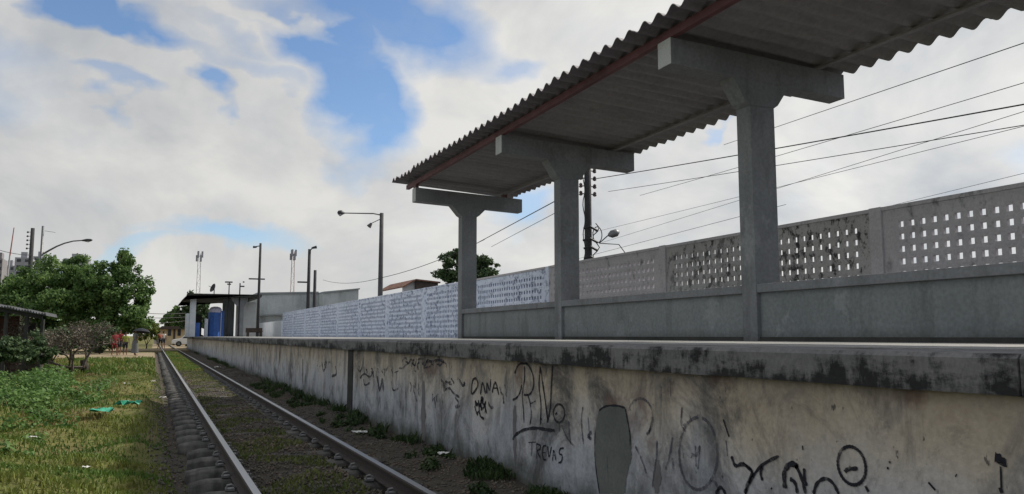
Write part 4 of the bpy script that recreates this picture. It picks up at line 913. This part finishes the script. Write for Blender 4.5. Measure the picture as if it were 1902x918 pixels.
for i, (px, lab) in enumerate([(40, 'dark hedge bush under the shack eaves'), (95, 'dark bush between the shack and the bare bush'), (185, 'dark bush behind the bare bush and the person in red')]):
    Yb = [30, 33, 58][i]; tree('dark_bush', lab, 'bush', (atY(px, 640, Yb).x, Yb, 0), .3, .05, [bl(px, 625, Yb, 28, 22), bl(px - 22, 635, Yb, 20, 16), bl(px + 20, 632, Yb, 20, 18)], 3000, .07 if i < 2 else .1, 'leaf_dark')
C_, R_ = [], []
for i in range(80):
    x = RNG.uniform(-75, -5.5); y = RNG.uniform(84, 100); s_h = RNG.uniform(.8, 2.3); C_.append((x, y, s_h * .7)); R_.append((2.2, 1.8, s_h))
V, Q = leafcloud(C_, R_, 26000, .2, .3, .2); tag(npmesh('distant_foliage', V, Q, M['leaf']), kind='stuff')
for px, Yb, lab in ((25, 22.5, 'dark weedy bush in front of the shack wall'), (70, 23.5, 'low dark bush in front of the shack corner post')):
    tree('dark_bush', lab, 'bush', (atY(px, 640, Yb).x, Yb, 0), .2, .04, [bl(px - 8, 645, Yb, 26, 20), bl(px - 30, 650, Yb, 24, 18), bl(px + 12, 658, Yb, 18, 12)], 2600, .05, 'leaf_dark')
# bare grey bush with twisted branches
Yt = 27; bc = atY(158, 662, Yt); bt = empty('bare_bush', (bc.x, Yt, 0.02), 'leafless grey bush with a tangle of twigs and a dark stem', 'bush')
MB().tube([(bc.x, Yt, -.1), (bc.x + .02, Yt, .25), (bc.x - .03, Yt, .5)], [.13, .11, .1], 8).build('trunk', M['bark'], bt, smooth=True)
b = MB(); tips = []
def grow(p, d, l, r, lev):
    q_ = p + d * l; m2 = p.lerp(q_, .5) + Vector([random.uniform(-.06, .06) for _ in range(3)]) * l * 2; b.tube([p, m2, q_], [r, r * .8, r * .6], 5, False)
    if lev == 0: tips.append(q_); return
    for k in range(3 if lev > 1 else 4):
        nd = (d + Vector((random.uniform(-.9, .9), random.uniform(-.8, .8), random.uniform(-.45, .55)))).normalized(); grow(q_, nd, l * random.uniform(.6, .85), r * .62, lev - 1)
for k in range(15):
    a = k * 2.4; d_ = Vector((math.cos(a) * 1.0 - .9, math.sin(a) * .9, random.uniform(.25, .9))).normalized(); grow(Vector((bc.x - .03 - (.3 * (k % 4)), Yt + random.uniform(-.4, .4), .28 if k % 4 == 0 else .05)), d_, random.uniform(.72, .95) * (.62 if math.cos(a) > .3 else 1.05), .045, 3)
b.build('branches', M['bark_grey'], bt)
tp = np.array([tuple(t_) for t_ in tips]); V, Q = leafcloud(tp, np.full((len(tp), 3), .20), 8500, .028, .2, .1); npmesh('dry_leaves', V, Q, M['leaf_dry'], bt)

# ================================================================== PEOPLE
def skin_obj(name, verts, edges, radii, mat, parent, root=0, sub=2):
    me = bpy.data.meshes.new(name); me.from_pydata(verts, edges, []); o = bpy.data.objects.new(name, me); COL.objects.link(o)
    md = o.modifiers.new('skin', 'SKIN'); md.use_smooth_shade = True; sv = me.skin_vertices[0].data
    for i, r_ in enumerate(radii):
        sv[i].radius = (r_, r_) if isinstance(r_, (int, float)) else r_
        sv[i].use_root = (i == root)
    ss = o.modifiers.new('sub', 'SUBSURF'); ss.levels = ss.render_levels = sub
    dg = bpy.context.evaluated_depsgraph_get(); nm = bpy.data.meshes.new_from_object(o.evaluated_get(dg)); o.modifiers.clear(); o.data = nm; bpy.data.meshes.remove(me)
    nm.name = name; nm.materials.clear(); nm.materials.append(mat); nm.polygons.foreach_set('use_smooth', [True] * len(nm.polygons)); o.parent = parent; return o
def plain(name, c, r=.8): return MT(name).col(c).rough(r, .2).m
SKIN = plain('brown_skin', (.16, .085, .055), .6); HAIR = plain('black_hair', (.015, .012, .01), .7)
def person(loc, rz, h, label, shirt, legs, stride=.25, arm=(.1, -.15), skirt=False, lean=0., holds=None, shorts=False):
    """local frame: faces +Y; h is the standing height"""
    e_ = empty('person', loc, label, 'person', rz=rz); s = h / 1.7; L_ = lean
    def P(x, y, z): return (x * s, (y + max(0, z - .9) * L_) * s, z * s)
    v = [P(0, 0, .93), P(0, 0, 1.12), P(0, 0, 1.32), P(0, 0, 1.42), P(0, .01, 1.49), P(0, .02, 1.56), P(0, .02, 1.63), P(0, .01, 1.68)]
    r_ = [.13, .115, .14, .10, .05, .075, .085, .05]; ed = [(i, i + 1) for i in range(7)]
    for sd_, st in ((-1, stride), (1, -stride)):
        n = len(v); fy = st; v += [P(sd_ * .09, 0, .88), P(sd_ * .095, fy * .45 + .03, .5), P(sd_ * .1, fy, .09), P(sd_ * .1, fy + .05, .035), P(sd_ * .1, fy + .17, .025)]; r_ += [.085, .055, .036, .035, .025]; ed += [(0, n), (n, n + 1), (n + 1, n + 2), (n + 2, n + 3), (n + 3, n + 4)]
    hands = []
    for sd_, st in ((-1, arm[0]), (1, arm[1])):
        n = len(v)
        if holds and sd_ == 1: pts = [P(.19, 0, 1.38), P(.24, .03, 1.12), P(.16, .22, 1.22), P(.15, .28, 1.25)]
        else: pts = [P(sd_ * .19, 0, 1.38), P(sd_ * .24, st * .4, 1.12), P(sd_ * .25, st + .06, .88), P(sd_ * .25, st + .09, .80)]
        v += pts; r_ += [.055, .042, .028, .024]; ed += [(2, n), (n, n + 1), (n + 1, n + 2), (n + 2, n + 3)]; w = Vector(pts[3]); d_ = (w - Vector(pts[2])).normalized(); sidev = Vector((0, 1, 0)) if not (holds and sd_ == 1) else Vector((0, 0, 1)); hands.append(w)
        for kf, (off, ln) in enumerate(((-.024, .06), (-.008, .072), (.008, .07), (.024, .058))):
            m0 = len(v); a_ = w + sidev * off * s + d_ * .02 * s; c_ = a_ + d_ * ln * s * .6; f_ = c_ + d_ * ln * s * .4 + Vector((-sd_ * .015 * s, 0, 0)); v += [tuple(a_), tuple(c_), tuple(f_)]; r_ += [.0095, .009, .007]; ed += [(n + 3, m0), (m0, m0 + 1), (m0 + 1, m0 + 2)]
        m0 = len(v); a_ = w + sidev * .03 * s - d_ * .01 * s; c_ = a_ + (sidev * .6 + d_) * .03 * s; v += [tuple(a_), tuple(c_)]; r_ += [.010, .008]; ed += [(n + 2, m0), (m0, m0 + 1)]
    skin_obj('body', v, ed, [q_ * s for q_ in r_], SKIN, e_)
    # face: nose, eyes, ears on the head, hair as a cap
    hc = Vector(P(0, .02, 1.605))
    def ball(name, c, rr, mat, n=12):
        b = MB(); c = Vector(c); vv = []; 
        for i in range(n // 2 + 1):
            th = math.pi * i / (n // 2)
            for j in range(n): ph = 2 * math.pi * j / n; vv.append((c.x + rr[0] * math.sin(th) * math.cos(ph), c.y + rr[1] * math.sin(th) * math.sin(ph), c.z + rr[2] * math.cos(th)))
        b.add(vv, [(i * n + j, i * n + (j + 1) % n, (i + 1) * n + (j + 1) % n, (i + 1) * n + j) for i in range(n // 2) for j in range(n)])
        w0_ = WL[e_.name]; WL[e_.name] = Vector((0, 0, 0)); o = b.build(name, mat, e_, smooth=True); WL[e_.name] = w0_; return o
    ball('hair', hc + Vector((0, -.022 * s, .04 * s)), (.088 * s, .095 * s, .085 * s), HAIR)
    ball('nose', hc + Vector((0, .088 * s, -.01 * s)), (.012 * s, .016 * s, .02 * s), SKIN, 8)
    for q_ in (-1, 1): ball('eye', hc + Vector((q_ * .03 * s, .078 * s, .01 * s)), (.012 * s, .008 * s, .007 * s), HAIR, 8)
    # clothing shells
    tv = v[:4]; sv_ = tv + [v[18], v[19]]; na = 18
    ia = [i for i, q_ in enumerate(v) if False]
    A = [P(-.19, 0, 1.38), P(-.225, arm[0] * .25, 1.22)]; B_ = [P(.19, 0, 1.38), P(.225, .02, 1.22)]
    skin_obj('shirt', [P(0, 0, .90), P(0, 0, 1.12), P(0, 0, 1.34), P(0, 0, 1.43)] + A + B_, [(0, 1), (1, 2), (2, 3), (2, 4), (4, 5), (2, 6), (6, 7)], [q_ * s for q_ in (.15, .137, .155, .09, .068, .062, .068, .062)], shirt, e_)
    if skirt:
        b = MB(); n = 16; prof = [(.155, .98), (.19, .75), (.2, .5), (.23, .22), (.235, .16)]; vv = []
        for r0, z0 in prof:
            for j in range(n): a = 2 * math.pi * j / n; rr = r0 * (1 + .06 * math.sin(5 * a)); vv.append((rr * math.cos(a) * s * .95, rr * math.sin(a) * s, z0 * s))
        b.add(vv, [(i * n + j, i * n + (j + 1) % n, (i + 1) * n + (j + 1) % n, (i + 1) * n + j) for i in range(len(prof) - 1) for j in range(n)]); w0_ = WL[e_.name]; WL[e_.name] = Vector((0, 0, 0)); b.build('skirt', legs, e_, smooth=True); WL[e_.name] = w0_
    else:
        kz_ = .5 if shorts else .12; vv = [P(0, 0, .93)]; ee = []; rr = [.148]
        for sd_, st in ((-1, stride), (1, -stride)):
            n = len(vv); vv += [P(sd_ * .09, 0, .87), P(sd_ * .095, st * .45 + .03, .5)]; rr += [.105, .08 if shorts else .072]; ee += [(0, n), (n, n + 1)]
            if not shorts: vv.append(P(sd_ * .1, st, .11)); rr.append(.058); ee.append((n + 1, n + 2))
        skin_obj('shorts' if shorts else 'trousers', vv, ee, [q_ * s for q_ in rr], legs, e_)
    return e_, s
def gp(px, Y): return atY(px, 640, Y).x
RED = plain('red_cloth', (.22, .035, .038)); YEL = plain('yellow_green_cloth', (.26, .29, .06)); GRY = plain('grey_cloth', (.12, .125, .13)); DRK = plain('dark_cloth', (.025, .028, .035)); ORG = plain('orange_red_cloth', (.32, .09, .055)); WHT = plain('white_cloth', (.6, .58, .55)); PNK = plain('pink_cloth', (.5, .25, .28))
person((gp(213, 54), 54, .05), R(200), 1.42, 'person in a dark red top walking on the dirt path, leftmost in the group', RED, RED, .22, shorts=True)
person((gp(222, 55.5), 55.5, .05), R(170), 1.5, 'person in a red shirt and dark shorts walking next to the leftmost one', RED, DRK, .18, shorts=True)
person((gp(233, 54.5), 54.5, .05), R(185), 1.36, 'shorter person in a yellow green shirt and black shorts on the dirt path', YEL, DRK, .15, shorts=True)
pu, s = person((gp(251, 53), 53, .05), R(-60), 1.55, 'person in a long grey skirt sheltering under a dark umbrella on the path', GRY, GRY, .08, skirt=True, holds=True)
person((gp(298, 82), 82, .03), R(30), 1.6, 'person in dark shorts and orange top at the level crossing', ORG, DRK, .25, shorts=True, lean=.3)
person((gp(303, 84), 84, .03), R(10), 1.6, 'person in a white shirt walking on the rails side of the crossing', WHT, DRK, .2, shorts=True)
# umbrella held by the skirted person
rot = Matrix.Rotation(R(-60), 3, 'Z'); hand = Vector((gp(251, 53), 53, .05)) + rot @ (Vector((.15, .28, 1.25)) * s)
um = empty('umbrella', tuple(hand), 'open dark umbrella tilted forward by the person in the grey skirt', 'umbrella')
ax = (Vector((0, 0, 1)) + rot @ Vector((-.1, .12, 0))).normalized(); top = hand + ax * .47
MB().tube([hand - ax * .12, top + ax * .06], .008, 6).build('shaft', M['metal_dark'], um)
t0 = ax.orthogonal().normalized(); t1 = ax.cross(t0); vv = []; n = 24; prof = [(.01, 0), (.2, -.03), (.38, -.11), (.5, -.24)]
for r0, z0 in prof:
    for j in range(n): a = 2 * math.pi * j / n; q_ = r0 * (1 - .06 * abs(math.sin(4 * a))); vv.append(top + ax * z0 + (t0 * math.cos(a) + t1 * math.sin(a)) * q_)
MB().add(vv, [(i * n + j, i * n + (j + 1) % n, (i + 1) * n + (j + 1) % n, (i + 1) * n + j) for i in range(3) for j in range(n)]).build('canopy', DRK, um, smooth=True)

# ================================================================== CAR beyond the crossing
def car(px, Y, label, paint):
    x = atY(px, 640, Y).x; e_ = empty('parked_car', (x, Y, .02), label, 'car'); x0 = x - 1.9; z0 = .02
    prof = [(0, .32), (.02, .62), (.15, .78), (.95, .88), (1.45, 1.36), (1.7, 1.42), (2.9, 1.42), (3.3, 1.30), (3.72, .92), (3.85, .8), (3.88, .34), (3.5, .25), (.4, .25)]
    MB().prism([(x0 + a, z0 + c) for a, c in prof], 'y', Y - .8, Y + .8).build('body', paint, e_, bevel=.05)
    MB().prism([(x0 + a, z0 + c) for a, c in [(1.08, .92), (1.5, 1.32), (2.25, 1.36), (2.25, .92)]], 'y', Y - .806, Y - .801).build('window', M['window'], e_)
    MB().prism([(x0 + a, z0 + c) for a, c in [(2.33, .92), (2.33, 1.36), (2.9, 1.36), (3.22, 1.26), (3.5, .92)]], 'y', Y - .806, Y - .801).build('window', M['window'], e_)
    for a in (.75, 3.1):
        for sy in (-.78, .62):
            w_ = MB().tube([(x0 + a, Y + sy - .02, z0 + .3), (x0 + a, Y + sy + .16, z0 + .3)], .3, 18).build('wheel', M['cable'], e_); MB().tube([(x0 + a, Y + sy - .028, z0 + .3), (x0 + a, Y + sy + .1, z0 + .3)], .17, 12).build('rim', M['metal'], w_)
    MB().box(x0 - .012, x0 + .05, Y - .7, Y - .45, z0 + .6, z0 + .72).build('headlight', M['glass_lamp'], e_); MB().box(x0 - .012, x0 + .05, Y + .45, Y + .7, z0 + .6, z0 + .72).build('headlight', M['glass_lamp'], e_)
car(352, 99, 'white hatchback parked beyond the crossing beside the platform end', plain('white_car_paint', (.7, .7, .7), .3))

# ================================================================== LITTER
def scrap(name, px, py, z, size, mat, label, cat='litter', group='litter scattered on the grass', seed=0, flat=.5):
    p = onZ(px, py, z); zz = float(zg(p.x, p.y)); p = onZ(px, py, zz + .05); z0 = float(zg(p.x, p.y)) + .05; rnd = random.Random(seed); n = 6; vv = []
    for i in range(n + 1):
        for j in range(n + 1):
            u, v_ = (i / n - .5), (j / n - .5); e = (1 - .35 * rnd.random()); vv.append((p.x + u * size[0] * e, p.y + v_ * size[1] * e, z0 + rnd.uniform(0, 1) * size[0] * flat * .35 + .02))
    b = MB().add(vv, [(i * (n + 1) + j, i * (n + 1) + j + 1, (i + 1) * (n + 1) + j + 1, (i + 1) * (n + 1) + j) for i in range(n) for j in range(n)])
    b.build(name, mat, None, (p.x, p.y, z0), label=label, cat=cat, group=group)
GRN = plain('green_plastic', (.05, .33, .22), .45); BAGW = plain('white_plastic', (.62, .62, .6), .4)
scrap('plastic_sheet', 190, 762, .1, (.34, .3), GRN, 'crumpled green plastic sheet on the grass, nearer of the two green pieces', seed=1)
scrap('plastic_sheet', 238, 744, .1, (.42, .22), GRN, 'flat strip of green plastic on the grass, farther of the two green pieces', seed=2)
for i, (px, py, lab, sz) in enumerate([(235, 712, 'white plastic scrap at the upper edge of the grass nearest the rails', .18), (284, 716, 'small white scrap in the grass right against the sleepers, farther one', .12), (303, 738, 'white scrap beside the sleeper ends, nearer one', .14),
                                   (95, 708, 'white scrap near the top of the weedy mound', .14), (62, 728, 'white plastic scrap low on the left side of the mound', .2), (45, 738, 'pale paper scrap left of the weeds', .16), (8, 755, 'white scrap at the left border of the grass', .14),
                                   (60, 829, 'pale flat scrap in the reddish grass patch near the camera', .1), (160, 864, 'pale brown scrap in the near grass', .08)]):
    scrap('litter_scrap', px, py, .1, (sz, sz * .8), BAGW, lab, seed=10 + i)
scrap('litter_scrap', 668, 808, .0, (.20, .16), BAGW, 'torn white bag on the dark soil between right rail and wall', seed=40, group='litter beside the wall')
scrap('litter_scrap', 822, 852, .0, (.12, .1), BAGW, 'small white scrap among weeds at the foot of the wall', seed=41, group='litter beside the wall')
scrap('litter_scrap', 404, 684, .0, (.25, .2), BAGW, 'pale scrap far down the strip between right rail and wall', seed=42, group='litter beside the wall')
